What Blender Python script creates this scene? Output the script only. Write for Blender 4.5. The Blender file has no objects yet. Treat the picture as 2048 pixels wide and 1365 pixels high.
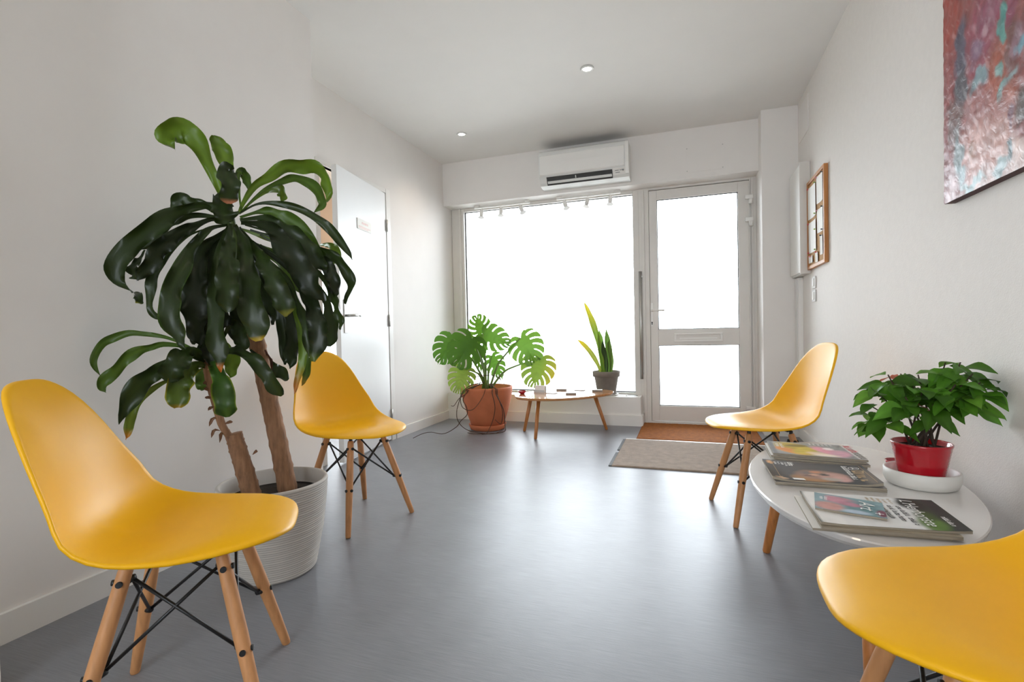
import bpy, bmesh, math, random
from mathutils import Vector, Matrix
random.seed(7)
scn = bpy.context.scene
col = scn.collection
PI = math.pi

# ------------------------------------------------------------------ camera
F_PX, YAW, PITCH, ROLL, CAM_H = 999.6, .3368, .0202, -.0214, .92
def cam_rows():
    cy, sy = math.cos(YAW), math.sin(YAW)
    cp, sp = math.cos(PITCH), math.sin(PITCH)
    cr, sr = math.cos(ROLL), math.sin(ROLL)
    B = Matrix(((1,0,0),(0,0,-1),(0,1,0)))
    Ry = Matrix(((cy,sy,0),(-sy,cy,0),(0,0,1)))
    Rp = Matrix(((1,0,0),(0,cp,-sp),(0,sp,cp)))
    Rr = Matrix(((cr,-sr,0),(sr,cr,0),(0,0,1)))
    return Rr @ Rp @ B @ Ry
CM = cam_rows()
CAM = Vector((0,0,CAM_H))
cd = bpy.data.cameras.new('camera'); cam = bpy.data.objects.new('camera', cd); col.objects.link(cam)
cd.sensor_width = 36; cd.lens = 36*F_PX/2048; cd.clip_start = .02
xa, ya, za = Vector(CM[0]), -Vector(CM[1]), -Vector(CM[2])
mw = Matrix((xa, ya, za)).transposed().to_4x4(); mw.translation = CAM
cam.matrix_world = mw
scn.camera = cam
def ray(u, v): return CM.transposed() @ Vector(((u-1024)/F_PX, (v-682.5)/F_PX, 1))
def atz(u, v, z=0.):
    d = ray(u, v); return CAM + d*((z-CAM_H)/d.z)
def aty(u, v, y):
    d = ray(u, v); return CAM + d*(y/d.y)
def atx(u, v, x):
    d = ray(u, v); return CAM + d*(x/d.x)
VIEW = CM.transposed() @ Vector((0,0,1))
def facing(u, v, p0, d=0.):
    """point seen at (u,v) on the upright plane through p0 that faces the room's near end, moved d nearer"""
    n = Vector((-p0.x, -p0.y, 0)).normalized(); q = p0 + n*d
    r = ray(u, v); return CAM + r*((q-CAM).dot(n)/r.dot(n))

# ------------------------------------------------------------------ light
scn.view_settings.view_transform = 'Standard'; scn.view_settings.look = 'None'
scn.view_settings.gamma = 1; scn.view_settings.use_curve_mapping = False
scn.view_settings.exposure = 0.0
scn.cycles.use_denoising = True
scn.cycles.max_bounces = 14; scn.cycles.diffuse_bounces = 8; scn.cycles.transparent_max_bounces = 16
scn.cycles.sample_clamp_indirect = 6
SKY = 12.8
world = bpy.data.worlds.new('overcast_sky'); scn.world = world; world.use_nodes = True
bg = world.node_tree.nodes['Background']
bg.inputs[0].default_value = (.875,.925,1.0,1); bg.inputs[1].default_value = SKY
def portal(loc, sx, sy, rot):
    l = bpy.data.lights.new('window_portal', 'AREA'); l.shape = 'RECTANGLE'; l.size = sx; l.size_y = sy
    l.cycles.is_portal = True
    o = bpy.data.objects.new('window_portal', l); col.objects.link(o); o.location = loc; o.rotation_euler = rot
portal((-1.38,5.10,1.25), 1.86, 2.0, (-PI/2,0,0))
portal((.10,5.10,1.15), .80, 2.1, (-PI/2,0,0))
portal((-3.85,5.26,1.1), 1.3, 1.7, (-PI/2,0,0))
portal((-.525,-2.69,1.6), 1.95, 1.5, (PI/2,0,0))  # portal for the unseen fill window added in the back wall

# ------------------------------------------------------------------ materials
def lin(c):
    c = c.lstrip('#'); v = [int(c[i:i+2],16)/255 for i in (0,2,4)]
    return tuple(x/12.92 if x <= .04045 else ((x+.055)/1.055)**2.4 for x in v)
MATS = {}
def mat(name, c, rough=.5, vary=.05, scale=12., stretch=(1,1,1), bump=0., bscale=None, metal=0., spec=.5, coat=0., transl=None, detail=3., sheen=0.):
    if name in MATS: return MATS[name]
    m = bpy.data.materials.new(name); m.use_nodes = True; nt = m.node_tree; N = nt.nodes; L = nt.links
    p = N['Principled BSDF']; rgb = lin(c) if isinstance(c, str) else c
    tc = N.new('ShaderNodeTexCoord'); mp = N.new('ShaderNodeMapping'); mp.inputs['Scale'].default_value = stretch
    L.new(tc.outputs['Object'], mp.inputs['Vector'])
    nz = N.new('ShaderNodeTexNoise'); nz.inputs['Scale'].default_value = scale; nz.inputs['Detail'].default_value = detail
    L.new(mp.outputs[0], nz.inputs['Vector'])
    rp = N.new('ShaderNodeValToRGB')
    rp.color_ramp.elements[0].position = .3; rp.color_ramp.elements[1].position = .7
    rp.color_ramp.elements[0].color = (*[max(0,x*(1-vary)) for x in rgb],1)
    rp.color_ramp.elements[1].color = (*[min(1,x*(1+vary)) for x in rgb],1)
    L.new(nz.outputs['Fac'], rp.inputs[0]); L.new(rp.outputs[0], p.inputs['Base Color'])
    p.inputs['Roughness'].default_value = rough; p.inputs['Metallic'].default_value = metal
    p.inputs['Specular IOR Level'].default_value = spec
    p.inputs['Coat Weight'].default_value = coat; p.inputs['Coat Roughness'].default_value = .12
    if sheen: p.inputs['Sheen Weight'].default_value = sheen
    if bump:
        nb = N.new('ShaderNodeTexNoise'); nb.inputs['Scale'].default_value = bscale or scale; nb.inputs['Detail'].default_value = 4
        L.new(mp.outputs[0], nb.inputs['Vector'])
        b = N.new('ShaderNodeBump'); b.inputs['Strength'].default_value = bump; b.inputs['Distance'].default_value = .004
        L.new(nb.outputs['Fac'], b.inputs['Height']); L.new(b.outputs[0], p.inputs['Normal'])
    if transl:
        t = N.new('ShaderNodeBsdfTranslucent'); t.inputs[0].default_value = (*lin(transl[0]),1)
        mx = N.new('ShaderNodeMixShader'); mx.inputs[0].default_value = transl[1]
        L.new(p.outputs[0], mx.inputs[1]); L.new(t.outputs[0], mx.inputs[2]); L.new(mx.outputs[0], N['Material Output'].inputs[0])
    MATS[name] = m; return m
def attr_mat(name, rough=.5, attr='paint', transl=0., spec=.5, bump=0., coat=0.):
    if name in MATS: return MATS[name]
    m = bpy.data.materials.new(name); m.use_nodes = True; nt = m.node_tree; N = nt.nodes; L = nt.links
    p = N['Principled BSDF']; a = N.new('ShaderNodeAttribute'); a.attribute_name = attr
    L.new(a.outputs['Color'], p.inputs['Base Color']); p.inputs['Roughness'].default_value = rough
    p.inputs['Specular IOR Level'].default_value = spec; p.inputs['Coat Weight'].default_value = coat
    if bump:
        tc = N.new('ShaderNodeTexCoord'); nb = N.new('ShaderNodeTexNoise'); nb.inputs['Scale'].default_value = 38; nb.inputs['Detail'].default_value = 6
        nb.inputs['Distortion'].default_value = 1.6; L.new(tc.outputs['Object'], nb.inputs['Vector'])
        b = N.new('ShaderNodeBump'); b.inputs['Strength'].default_value = bump; b.inputs['Distance'].default_value = .006
        L.new(nb.outputs['Fac'], b.inputs['Height']); L.new(b.outputs[0], p.inputs['Normal'])
    if transl:
        g = N.new('ShaderNodeGamma'); g.inputs[1].default_value = .78; L.new(a.outputs['Color'], g.inputs[0])
        t = N.new('ShaderNodeBsdfTranslucent'); L.new(g.outputs[0], t.inputs[0])
        mx = N.new('ShaderNodeMixShader'); mx.inputs[0].default_value = transl
        L.new(p.outputs[0], mx.inputs[1]); L.new(t.outputs[0], mx.inputs[2]); L.new(mx.outputs[0], N['Material Output'].inputs[0])
    MATS[name] = m; return m
def floor_mat():
    m = mat('vinyl_floor', '#7d7e83', .38, .05, 7, (1,1,1))
    nt = m.node_tree; N = nt.nodes; L = nt.links; p = N['Principled BSDF']
    tc = N.new('ShaderNodeTexCoord'); mp = N.new('ShaderNodeMapping'); mp.inputs['Scale'].default_value = (5,120,1)
    L.new(tc.outputs['Object'], mp.inputs[0])
    a = N.new('ShaderNodeTexNoise'); a.inputs['Scale'].default_value = 2.2; a.inputs['Detail'].default_value = 5; L.new(mp.outputs[0], a.inputs[0])
    src = p.inputs['Base Color'].links[0].from_socket
    mx = N.new('ShaderNodeMix'); mx.data_type = 'RGBA'; mx.blend_type = 'SOFT_LIGHT'; mx.inputs[0].default_value = .38
    L.new(src, mx.inputs[6]); L.new(a.outputs['Fac'], mx.inputs[7]); L.new(mx.outputs[2], p.inputs['Base Color'])
    mp2 = N.new('ShaderNodeMapping'); mp2.inputs['Scale'].default_value = (40,160,1); L.new(tc.outputs['Object'], mp2.inputs[0])
    c = N.new('ShaderNodeTexNoise'); c.inputs['Scale'].default_value = 3; L.new(mp2.outputs[0], c.inputs[0])
    b = N.new('ShaderNodeBump'); b.inputs['Strength'].default_value = .12; b.inputs['Distance'].default_value = .002
    L.new(c.outputs['Fac'], b.inputs['Height']); L.new(b.outputs[0], p.inputs['Normal'])
    return m
def wallpaper_mat():
    m = mat('embossed_wallpaper', '#e2ddd8', .75, .015, 30)
    nt = m.node_tree; N = nt.nodes; L = nt.links; p = N['Principled BSDF']
    tc = N.new('ShaderNodeTexCoord')
    rot = N.new('ShaderNodeMapping'); rot.inputs['Rotation'].default_value = (PI/4,0,0); rot.inputs['Scale'].default_value = (1,1,1)
    L.new(tc.outputs['Object'], rot.inputs[0])
    sx = N.new('ShaderNodeSeparateXYZ'); L.new(rot.outputs[0], sx.inputs[0])
    acc = None
    for k in (1,2):
        s = N.new('ShaderNodeMath'); s.operation = 'MULTIPLY'; s.inputs[1].default_value = 115; L.new(sx.outputs[k], s.inputs[0])
        t = N.new('ShaderNodeMath'); t.operation = 'SINE'; L.new(s.outputs[0], t.inputs[0])
        q = N.new('ShaderNodeMath'); q.operation = 'GREATER_THAN'; q.inputs[1].default_value = .86; L.new(t.outputs[0], q.inputs[0])
        if acc is None: acc = q
        else:
            w = N.new('ShaderNodeMath'); w.operation = 'MAXIMUM'; L.new(acc.outputs[0], w.inputs[0]); L.new(q.outputs[0], w.inputs[1]); acc = w
    nz = N.new('ShaderNodeTexNoise'); nz.inputs['Scale'].default_value = 230; nz.inputs['Detail'].default_value = 3; L.new(tc.outputs['Object'], nz.inputs[0])
    ad = N.new('ShaderNodeMath'); ad.operation = 'MULTIPLY_ADD'; ad.inputs[1].default_value = .35; L.new(acc.outputs[0], ad.inputs[0]); L.new(nz.outputs['Fac'], ad.inputs[2])
    b = N.new('ShaderNodeBump'); b.inputs['Strength'].default_value = .35; b.inputs['Distance'].default_value = .003
    L.new(ad.outputs[0], b.inputs['Height']); L.new(b.outputs[0], p.inputs['Normal'])
    return m
def glass_mat():
    m = bpy.data.materials.new('window_glass'); m.use_nodes = True; nt = m.node_tree; N = nt.nodes; L = nt.links
    N.remove(N['Principled BSDF'])
    t = N.new('ShaderNodeBsdfTransparent'); t.inputs[0].default_value = (.96,.975,.97,1)
    g = N.new('ShaderNodeBsdfGlossy'); g.inputs['Roughness'].default_value = .03
    fr = N.new('ShaderNodeFresnel'); fr.inputs[0].default_value = 1.45
    mx = N.new('ShaderNodeMixShader'); L.new(fr.outputs[0], mx.inputs[0]); L.new(t.outputs[0], mx.inputs[1]); L.new(g.outputs[0], mx.inputs[2])
    L.new(mx.outputs[0], N['Material Output'].inputs[0]); return m
def glow_mat(name, c, s):
    m = bpy.data.materials.new(name); m.use_nodes = True; p = m.node_tree.nodes['Principled BSDF']
    p.inputs['Emission Color'].default_value = (*c,1); p.inputs['Emission Strength'].default_value = s; return m
M_FLOOR = floor_mat()
M_PAPER = wallpaper_mat()
M_GLASS = glass_mat()
M_WALL = mat('painted_wall', '#e5e1dd', .65, .012, 5, bump=.03, bscale=120)
M_CEIL = mat('painted_ceiling', '#e4e2df', .7, .01, 5)
M_TRIM = mat('white_gloss_trim', '#e8e6e2', .4, .012, 6)
M_DOORW = mat('white_door_paint', '#e9eaea', .42, .01, 4)
M_ALU = mat('grey_white_aluminium', '#d9d5cf', .38, .02, 8)
M_ALUD = mat('dark_gasket', '#2b2c2d', .6, .05)
M_STEEL = mat('brushed_steel', '#b9b8b4', .3, .06, 60, (1,1,.05), metal=.75)
M_YEL = mat('yellow_plastic', '#efb205', .40, .012, 20, bump=.012, bscale=500, spec=.38)
M_BEECH = mat('beech_wood', '#bf8858', .5, .12, 9, (9,9,.8), bump=.03, bscale=40)
M_OAK = mat('orange_oak_wood', '#b7743a', .38, .22, 8, (9,9,.8), bump=.03, bscale=40, coat=.2)
M_BLACK = mat('black_steel', '#141516', .42, .05)
M_TERRA = mat('terracotta_clay', '#c6714a', .75, .09, 9, bump=.08, bscale=60)
M_SOIL = mat('potting_soil', '#2a211b', .95, .35, 60, bump=.8, bscale=90)
M_RIBPOT = mat('grey_resin_pot', '#b9b4ad', .7, .06, 14)
M_TRUNK = mat('dracaena_bark', '#8a6549', .85, .28, 12, (6,6,1.2), bump=.7, bscale=28)
M_REDPOT = mat('red_glazed_ceramic', '#b00a1e', .16, .03, 10, coat=.5)
M_WHITECER = mat('white_ceramic', '#d9d6d0', .45, .015, 20)
M_LAQ = mat('white_lacquer', '#e4e1de', .16, .008, 5, coat=.4)
M_GREYPOT = mat('grey_terracotta', '#7d756c', .8, .1, 16, bump=.08, bscale=80)
M_COIR = mat('coir_bristle', '#9c5c22', .97, .22, 28, bump=1., bscale=420, detail=6)
M_CARPET = mat('beige_carpet_pile', '#a18f7f', .97, .16, 22, bump=1., bscale=420, detail=6, sheen=.3)
M_RUBBER = mat('grey_rubber_edge', '#57595b', .7, .08, 40)
M_CORK = mat('cork_sheet', '#b58f63', .9, .25, 120, bump=.25, bscale=200)
M_FRAMEW = mat('pine_frame_wood', '#b5793f', .45, .15, 8, (8,.8,.8))
M_SHEET = mat('printed_paper', '#f0efea', .7, .01, 10)
M_PAGES = mat('page_edges', '#968c7c', .8, .25, 20, (1,1,90))
M_PLAST = mat('white_appliance_plastic', '#dcdcd9', .38, .01, 10)
M_DARKIN = mat('dark_outlet', '#3c3d3d', .6, .1, 10)
M_CARD = mat('business_card_paper', '#f3f1ee', .55, .02, 30)
M_CARDG = mat('grey_card_edges', '#8c857d', .7, .2, 30, (1,1,60))
M_ROOT = mat('aerial_root_skin', '#4a3526', .8, .25, 30)
M_STEMG = mat('monstera_stem_skin', '#6b8a3e', .4, .2, 14)
M_PSTEM = mat('woody_stem_bark', '#3a2c20', .8, .25, 30)
M_CLEAR = mat('clear_acrylic', '#cdd0cf', .1, .01, 10)
M_REDD = mat('red_glass', '#a8122c', .1, .05, 10, coat=.5)
M_INK = mat('black_print', '#1c1c1e', .5, .02)
M_INKW = mat('white_print', '#e9e8e4', .5, .02)
M_INKR = mat('red_print', '#c5494f', .5, .02)
M_INKP = mat('faded_red_print', '#d9b3ac', .5, .02)
M_PAVE = mat('pale_pavement', '#bdbbb6', .85, .08, 6, bump=.1, bscale=60)
M_BEIGE = mat('beige_wall', '#d9c7b4', .7, .02, 5)
M_TAUPE = mat('painting_edge', '#4a2a2c', .7, .1, 20)

# ------------------------------------------------------------------ helpers
def link(name, me, m=None, parent=None, smooth=False, loc=None):
    o = bpy.data.objects.new(name, me); col.objects.link(o)
    if m is not None:
        me.materials.clear(); me.materials.append(m)
    if parent is not None: o.parent = parent
    if loc is not None: o.location = loc
    if smooth:
        for p in me.polygons: p.use_smooth = True
    return o
def mesh(name, vs, fs, m=None, parent=None, smooth=False):
    me = bpy.data.meshes.new(name); me.from_pydata([tuple(v) for v in vs], [], fs); me.update()
    return link(name, me, m, parent, smooth)
def tag(o, label, cat=None, group=None, kind=None):
    o['label'] = label
    if cat: o['category'] = cat
    if group: o['group'] = group
    if kind: o['kind'] = kind
    return o
def struct(o, label=None):
    o['kind'] = 'structure'
    if label: o['label'] = label
    return o
def thing(name, label, cat, loc=(0,0,0), rz=0., group=None):
    o = bpy.data.objects.new(name, None); col.objects.link(o); o.location = loc; o.rotation_euler = (0,0,rz)
    o.empty_display_size = .05
    return tag(o, label, cat, group)
def bm_obj(name, bm, m, parent=None, smooth=False):
    me = bpy.data.meshes.new(name); bm.normal_update(); bm.to_mesh(me); bm.free()
    return link(name, me, m, parent, smooth)
def add_box(bm, lo, hi, bevel=0.):
    r = bmesh.ops.create_cube(bm, size=1)
    vs = r['verts']
    for v in vs:
        v.co = Vector([lo[i]+(v.co[i]+.5)*(hi[i]-lo[i]) for i in range(3)])
    if bevel:
        es = list({e for v in vs for e in v.link_edges})
        bmesh.ops.bevel(bm, geom=es, offset=bevel, segments=2, profile=.6, affect='EDGES')
def box(name, lo, hi, m, parent=None, bevel=0.):
    bm = bmesh.new(); lo2 = [min(a,b) for a,b in zip(lo,hi)]; hi2 = [max(a,b) for a,b in zip(lo,hi)]
    add_box(bm, lo2, hi2, bevel); return bm_obj(name, bm, m, parent)
def boxes(name, lst, m, parent=None, bevel=0.):
    bm = bmesh.new()
    for lo, hi in lst: add_box(bm, lo, hi, bevel)
    return bm_obj(name, bm, m, parent)
def add_tube(bm, pts, rad, seg=10, cap=True):
    pts = [Vector(p) for p in pts]; n = len(pts)
    if not hasattr(rad, '__len__'): rad = [rad]*n
    T = [(pts[min(i+1,n-1)]-pts[max(i-1,0)]).normalized() for i in range(n)]
    up = Vector((0,0,1)) if abs(T[0].z) < .9 else Vector((1,0,0))
    U = (up - T[0]*up.dot(T[0])).normalized(); rings = []
    for i in range(n):
        U = (U - T[i]*U.dot(T[i])).normalized(); W = T[i].cross(U)
        rings.append([bm.verts.new(pts[i] + (U*math.cos(2*PI*k/seg) + W*math.sin(2*PI*k/seg))*rad[i]) for k in range(seg)])
    for i in range(n-1):
        for k in range(seg):
            bm.faces.new((rings[i][k], rings[i][(k+1)%seg], rings[i+1][(k+1)%seg], rings[i+1][k]))
    if cap:
        bm.faces.new(rings[0][::-1]); bm.faces.new(rings[-1])
def tube(name, pts, rad, m, parent=None, seg=10):
    bm = bmesh.new(); add_tube(bm, pts, rad, seg); o = bm_obj(name, bm, m, parent)
    for p in o.data.polygons: p.use_smooth = len(p.vertices) == 4
    return o
def lathe(name, prof, m, parent=None, seg=48, ctr=(0,0), close=False):
    vs = []; fs = []; n = len(prof)
    for r, z in prof:
        for k in range(seg):
            a = 2*PI*k/seg; vs.append((ctr[0]+r*math.cos(a), ctr[1]+r*math.sin(a), z))
    for i in range(n-1):
        for k in range(seg):
            fs.append((i*seg+k, i*seg+(k+1)%seg, (i+1)*seg+(k+1)%seg, (i+1)*seg+k))
    if prof[0][0] > 1e-4: fs.append(tuple(range(seg))[::-1])
    if prof[-1][0] > 1e-4: fs.append(tuple((n-1)*seg+k for k in range(seg)))
    o = mesh(name, vs, fs, m, parent)
    for p in o.data.polygons: p.use_smooth = len(p.vertices) == 4
    return o
def spline(pts, n):
    """Catmull-Rom through tuples, n samples"""
    P = [Vector(p) for p in pts]; P = [P[0]*2-P[1]] + P + [P[-1]*2-P[-2]]; out = []; m = len(P)-3
    for k in range(n):
        x = k/(n-1)*m; i = min(int(x), m-1); t = x-i
        a, b, c, d = P[i:i+4]
        out.append(.5*((2*b) + (c-a)*t + (2*a-5*b+4*c-d)*t*t + (3*b-a-3*c+d)*t**3))
    return out
def lerp_tab(tab, t):
    for (a, x), (b, y) in zip(tab, tab[1:]):
        if t <= b: return x + (y-x)*max(0, (t-a))/(b-a)
    return tab[-1][1]
def smooth_tab(tab, t):
    n = len(tab)
    if t <= tab[0][0]: return tab[0][1]
    for i in range(n-1):
        (a, x), (b, y) = tab[i], tab[i+1]
        if t <= b:
            def sl(k):
                if k == 0: return (tab[1][1]-tab[0][1])/(tab[1][0]-tab[0][0])
                if k == n-1: return (tab[-1][1]-tab[-2][1])/(tab[-1][0]-tab[-2][0])
                return (tab[k+1][1]-tab[k-1][1])/(tab[k+1][0]-tab[k-1][0])
            h = b-a; s = (t-a)/h
            return (2*s**3-3*s*s+1)*x + (s**3-2*s*s+s)*h*sl(i) + (3*s*s-2*s**3)*y + (s**3-s*s)*h*sl(i+1)
    return tab[-1][1]
def set_paint(me, cols):
    a = me.color_attributes.new('paint', 'FLOAT_COLOR', 'POINT')
    a.data.foreach_set('color', [x for c in cols for x in (*c,1.)])
def vnoise(x, y, s=0):
    def h(i, j): return (math.sin(i*127.1+j*311.7+s*74.7)*43758.5453) % 1
    i, j = math.floor(x), math.floor(y); fx, fy = x-i, y-j; fx = fx*fx*(3-2*fx); fy = fy*fy*(3-2*fy)
    return (h(i,j)*(1-fx)+h(i+1,j)*fx)*(1-fy) + (h(i,j+1)*(1-fx)+h(i+1,j+1)*fx)*fy
def paint_at(x, y, base, strokes):
    c = list(base)
    for sx, sy, rx, ry, ang, colr, hard in strokes:
        dx, dy = x-sx, y-sy; ca, sa = math.cos(ang), math.sin(ang)
        q = ((dx*ca+dy*sa)/rx)**2 + ((-dx*sa+dy*ca)/ry)**2
        w = min(1, max(0, (1.25-q)*hard))
        if w > 0: c = [a+(b-a)*w for a, b in zip(c, colr)]
    return c
def text_mesh(name, body, size, m, parent, mtx, align='LEFT', shear=0., sx=1.):
    cu = bpy.data.curves.new(name, 'FONT'); cu.body = body; cu.size = size; cu.align_x = align; cu.shear = shear
    cu.resolution_u = 2
    o = bpy.data.objects.new(name, cu); col.objects.link(o)
    dg = bpy.context.evaluated_depsgraph_get(); me = bpy.data.meshes.new_from_object(o.evaluated_get(dg))
    bpy.data.objects.remove(o); bpy.data.curves.remove(cu)
    me.transform(Matrix.Diagonal((sx,1,1,1))); me.transform(mtx); return link(name, me, m, parent)

# ------------------------------------------------------------------ room shell
XR, XL, XN, ZC, YB = .872, -2.42, -1.985, 2.70, -2.6
FY = 5.03                                   # plane of the shop front
struct(box('floor', (-5.0,YB-.1,-.12), (1.05,5.30,0), M_FLOOR), 'grey brushed vinyl floor of the waiting room')
struct(box('ceiling', (-5.0,YB-.1,ZC), (1.05,5.30,ZC+.12), M_CEIL), 'white painted ceiling with recessed downlights')
struct(box('wall_right', (XR,YB-.1,0), (1.05,5.30,ZC), M_PAPER), 'white embossed wallpaper wall behind the white table')
struct(box('wall_left_near', (XL-.10,YB,0), (XN,2.335,ZC), M_WALL), 'near left wall behind the tall dracaena')
DY0, DY1, DZ = 2.88, 3.70, 2.12             # inner door opening
boxes_l = [((XL-.10,2.335,0),(XL,DY0,ZC)), ((XL-.10,DY1,0),(XL,5.20,ZC)), ((XL-.035,DY0,DZ),(XL,DY1,ZC))]
struct(boxes('wall_left_far', boxes_l, M_WALL), 'far left wall holding the inner white door')
struct(boxes('wall_back', [((XN,YB-.1,0),(XR,YB,.85)), ((XN,YB-.1,2.35),(XR,YB,ZC)), ((XN,YB-.1,.85),(-1.50,YB,2.35)), ((.45,YB-.1,.85),(XR,YB,2.35))], M_WALL), 'wall behind the camera with an opening for the added fill window')
w3 = struct(boxes('fill_window_3', [((-1.50,YB-.08,.85),(-1.44,YB-.02,2.35)), ((.39,YB-.08,.85),(.45,YB-.02,2.35)), ((-1.44,YB-.08,.85),(.39,YB-.02,.91)), ((-1.44,YB-.08,2.29),(.39,YB-.02,2.35)), ((-.555,YB-.08,.91),(-.495,YB-.02,2.29))], M_TRIM), 'unseen window added behind the camera to let in fill light')  # unseen window, added so sky light fills the room from behind
box('pane', (-1.44,YB-.053,.91), (-.555,YB-.047,2.29), M_GLASS, w3); box('pane', (-.495,YB-.053,.91), (.39,YB-.047,2.29), M_GLASS, w3)
struct(box('wall_front', (XL-.1,4.80,2.256), (.602,5.20,ZC), M_WALL), 'lintel wall above the shop window and entrance door')
struct(box('wall_front_pillar', (.602,4.63,0), (XR,5.20,ZC), M_WALL), 'white pillar between entrance door and right wall')
# casing that juts out at the extreme near left
struct(box('trim_1', (-2.0,.45,0), (-1.703,.768,2.2), M_TRIM), 'white door casing at the left edge of the view')
# window sill box
sb = struct(box('window_sill_box', (XL,4.80,0), (-.415,5.08,.272), M_TRIM, bevel=.004), 'low white sill box under the shop window')
struct(boxes('baseboard_front', [((XL,4.782,0),(-.398,4.80,.10)), ((-.415,4.80,0),(-.398,5.02,.10))], M_TRIM), 'white baseboard around the sill box')
struct(box('baseboard_left', (XL,3.775,0), (XL+.015,4.80,.085), M_TRIM), 'white baseboard along the far left wall')
struct(box('baseboard_near', (XN,.768,0), (XN+.015,2.335,.093), M_TRIM), 'white baseboard under the dracaena wall')
struct(box('baseboard_right', (XR-.016,YB,0), (XR,4.63,.085), M_TRIM), 'white baseboard along the wallpaper wall')
struct(box('baseboard_pillar', (.602,4.615,0), (XR-.016,4.63,.085), M_TRIM))
# neighbouring room behind the ajar door
struct(boxes('wall_neighbour_room', [((-5.0,1.6,0),(-4.9,5.2,ZC)), ((-4.9,1.6,0),(XL-.1,1.7,ZC)),
    ((-4.9,5.2,0),(XL-.1,5.3,.35)), ((-4.9,5.2,2.0),(XL-.1,5.3,ZC)), ((-3.2,5.2,.35),(XL-.1,5.3,2.0)), ((-4.9,5.2,.35),(-4.55,5.3,2.0))], M_BEIGE), 'beige wall of the room behind the ajar door')
w2 = struct(boxes('window_2', [((-4.55,5.22,.35),(-4.49,5.27,2.0)), ((-3.26,5.22,.35),(-3.2,5.27,2.0)), ((-4.49,5.22,.35),(-3.26,5.27,.41)), ((-4.49,5.22,1.94),(-3.26,5.27,2.0)), ((-3.90,5.22,.41),(-3.85,5.27,1.94))], M_TRIM), 'bright window of the neighbouring room')
box('pane', (-4.49,5.243,.41), (-3.90,5.247,1.94), M_GLASS, w2); box('pane', (-3.85,5.243,.41), (-3.26,5.247,1.94), M_GLASS, w2)
# street outside
struct(box('street_pavement', (-14,5.30,-.14), (12,24,-.02), M_PAVE), 'pale street pavement outside the window')

# ------------------------------------------------------------------ shop window
win = struct(boxes('window_1', [((XL+.005,FY-.045,.272),(-2.272,FY+.035,2.256)), ((-.479,FY-.045,.272),(-.425,FY+.035,2.256)),
      ((-2.272,FY-.045,.272),(-.479,FY+.035,.290)), ((-2.272,FY-.045,2.221),(-.479,FY+.035,2.256))], M_ALU, bevel=.003), 'large shop window in grey white aluminium frame')
box('pane', (-2.272,FY+.003,.290), (-.479,FY+.011,2.221), M_GLASS, win)
boxes('gasket', [((-2.272,FY-.006,.290),(-2.264,FY+.003,2.221)), ((-.485,FY-.006,.290),(-.479,FY+.003,2.221)),
                 ((-2.264,FY-.006,.290),(-.485,FY+.003,.299)), ((-2.264,FY-.006,2.216),(-.485,FY+.003,2.221))], M_ALUD, win)
box('frame_bead', (-2.330,FY-.062,.272), (-2.300,FY-.045,2.256), M_ALU, win, .003)
# ------------------------------------------------------------------ entrance door
dr = thing('entrance_door', 'grey white aluminium entrance door with two glass panes and letter slot', 'door', (.1,FY,0))
def D(lo, hi): return ((lo[0]-.1,lo[1]-FY,lo[2]),(hi[0]-.1,hi[1]-FY,hi[2]))
dframe = struct(boxes('trim_2', [((-.425,FY-.05,0),(-.330,FY+.04,2.256)), ((.545,FY-.05,0),(.602,FY+.04,2.256)), ((-.330,FY-.05,2.235),(.545,FY+.04,2.256)),
      ((-.395,FY-.062,0),(-.372,FY-.05,2.25)), ((.560,FY-.062,0),(.575,FY-.05,2.25)), ((-.335,FY,.0),(-.31,FY+.03,2.25)), ((.525,FY,0),(.55,FY+.03,2.25)), ((-.335,FY,2.21),(.55,FY+.03,2.25))], M_ALU, bevel=.002), 'aluminium frame around the entrance door')
boxes('door_leaf', [D((-.327,FY-.055,.028),(-.256,FY,2.228)), D((.452,FY-.055,.028),(.541,FY,2.228)), D((-.256,FY-.055,2.138),(.452,FY,2.228)),
      D((-.256,FY-.055,.751),(.452,FY,.903)), D((-.256,FY-.055,.028),(.452,FY,.172))], M_ALU, dr, .003)
for z0, z1 in ((.903,2.138),(.172,.751)):
    pn = box('pane', *D((-.256,FY-.024,z0),(.452,FY-.018,z1)), M_GLASS, dr)
    t = .006
    boxes('gasket', [D((-.256,FY-.034,z0),(-.256+t,FY-.026,z1)), D((.452-t,FY-.034,z0),(.452,FY-.026,z1)), D((-.256,FY-.034,z0),(.452,FY-.026,z0+t)), D((-.256,FY-.034,z1-t),(.452,FY-.026,z1))], M_ALUD, dr)
ls = boxes('letter_slot', [D((-.113,FY-.070,.785),(.312,FY-.055,.803)), D((-.113,FY-.070,.851),(.312,FY-.055,.869)), D((-.113,FY-.070,.803),(-.090,FY-.055,.851)), D((.289,FY-.070,.803),(.312,FY-.055,.851))], M_TRIM, dr, .003)
box('slot_flap', *D((-.090,FY-.060,.803),(.289,FY-.054,.851)), M_ALU, ls)
box('slot_lip', *D((-.065,FY-.064,.810),(.265,FY-.060,.822)), M_TRIM, ls)
hd = box('handle_plate', *D((-.330+.004,FY-.062,.935),(-.300,FY-.055,1.160)), M_TRIM, dr, .003)
bm = bmesh.new(); add_tube(bm, [(-.313-.1,-.06,1.085),(-.313-.1,-.10,1.085)], .009); add_tube(bm, [(-.316-.1,-.10,1.085),(-.27-.1,-.105,1.086),(-.195-.1,-.10,1.084)], [.010,.009,.008])
bm_obj('lever', bm, M_TRIM, hd, True)
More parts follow.
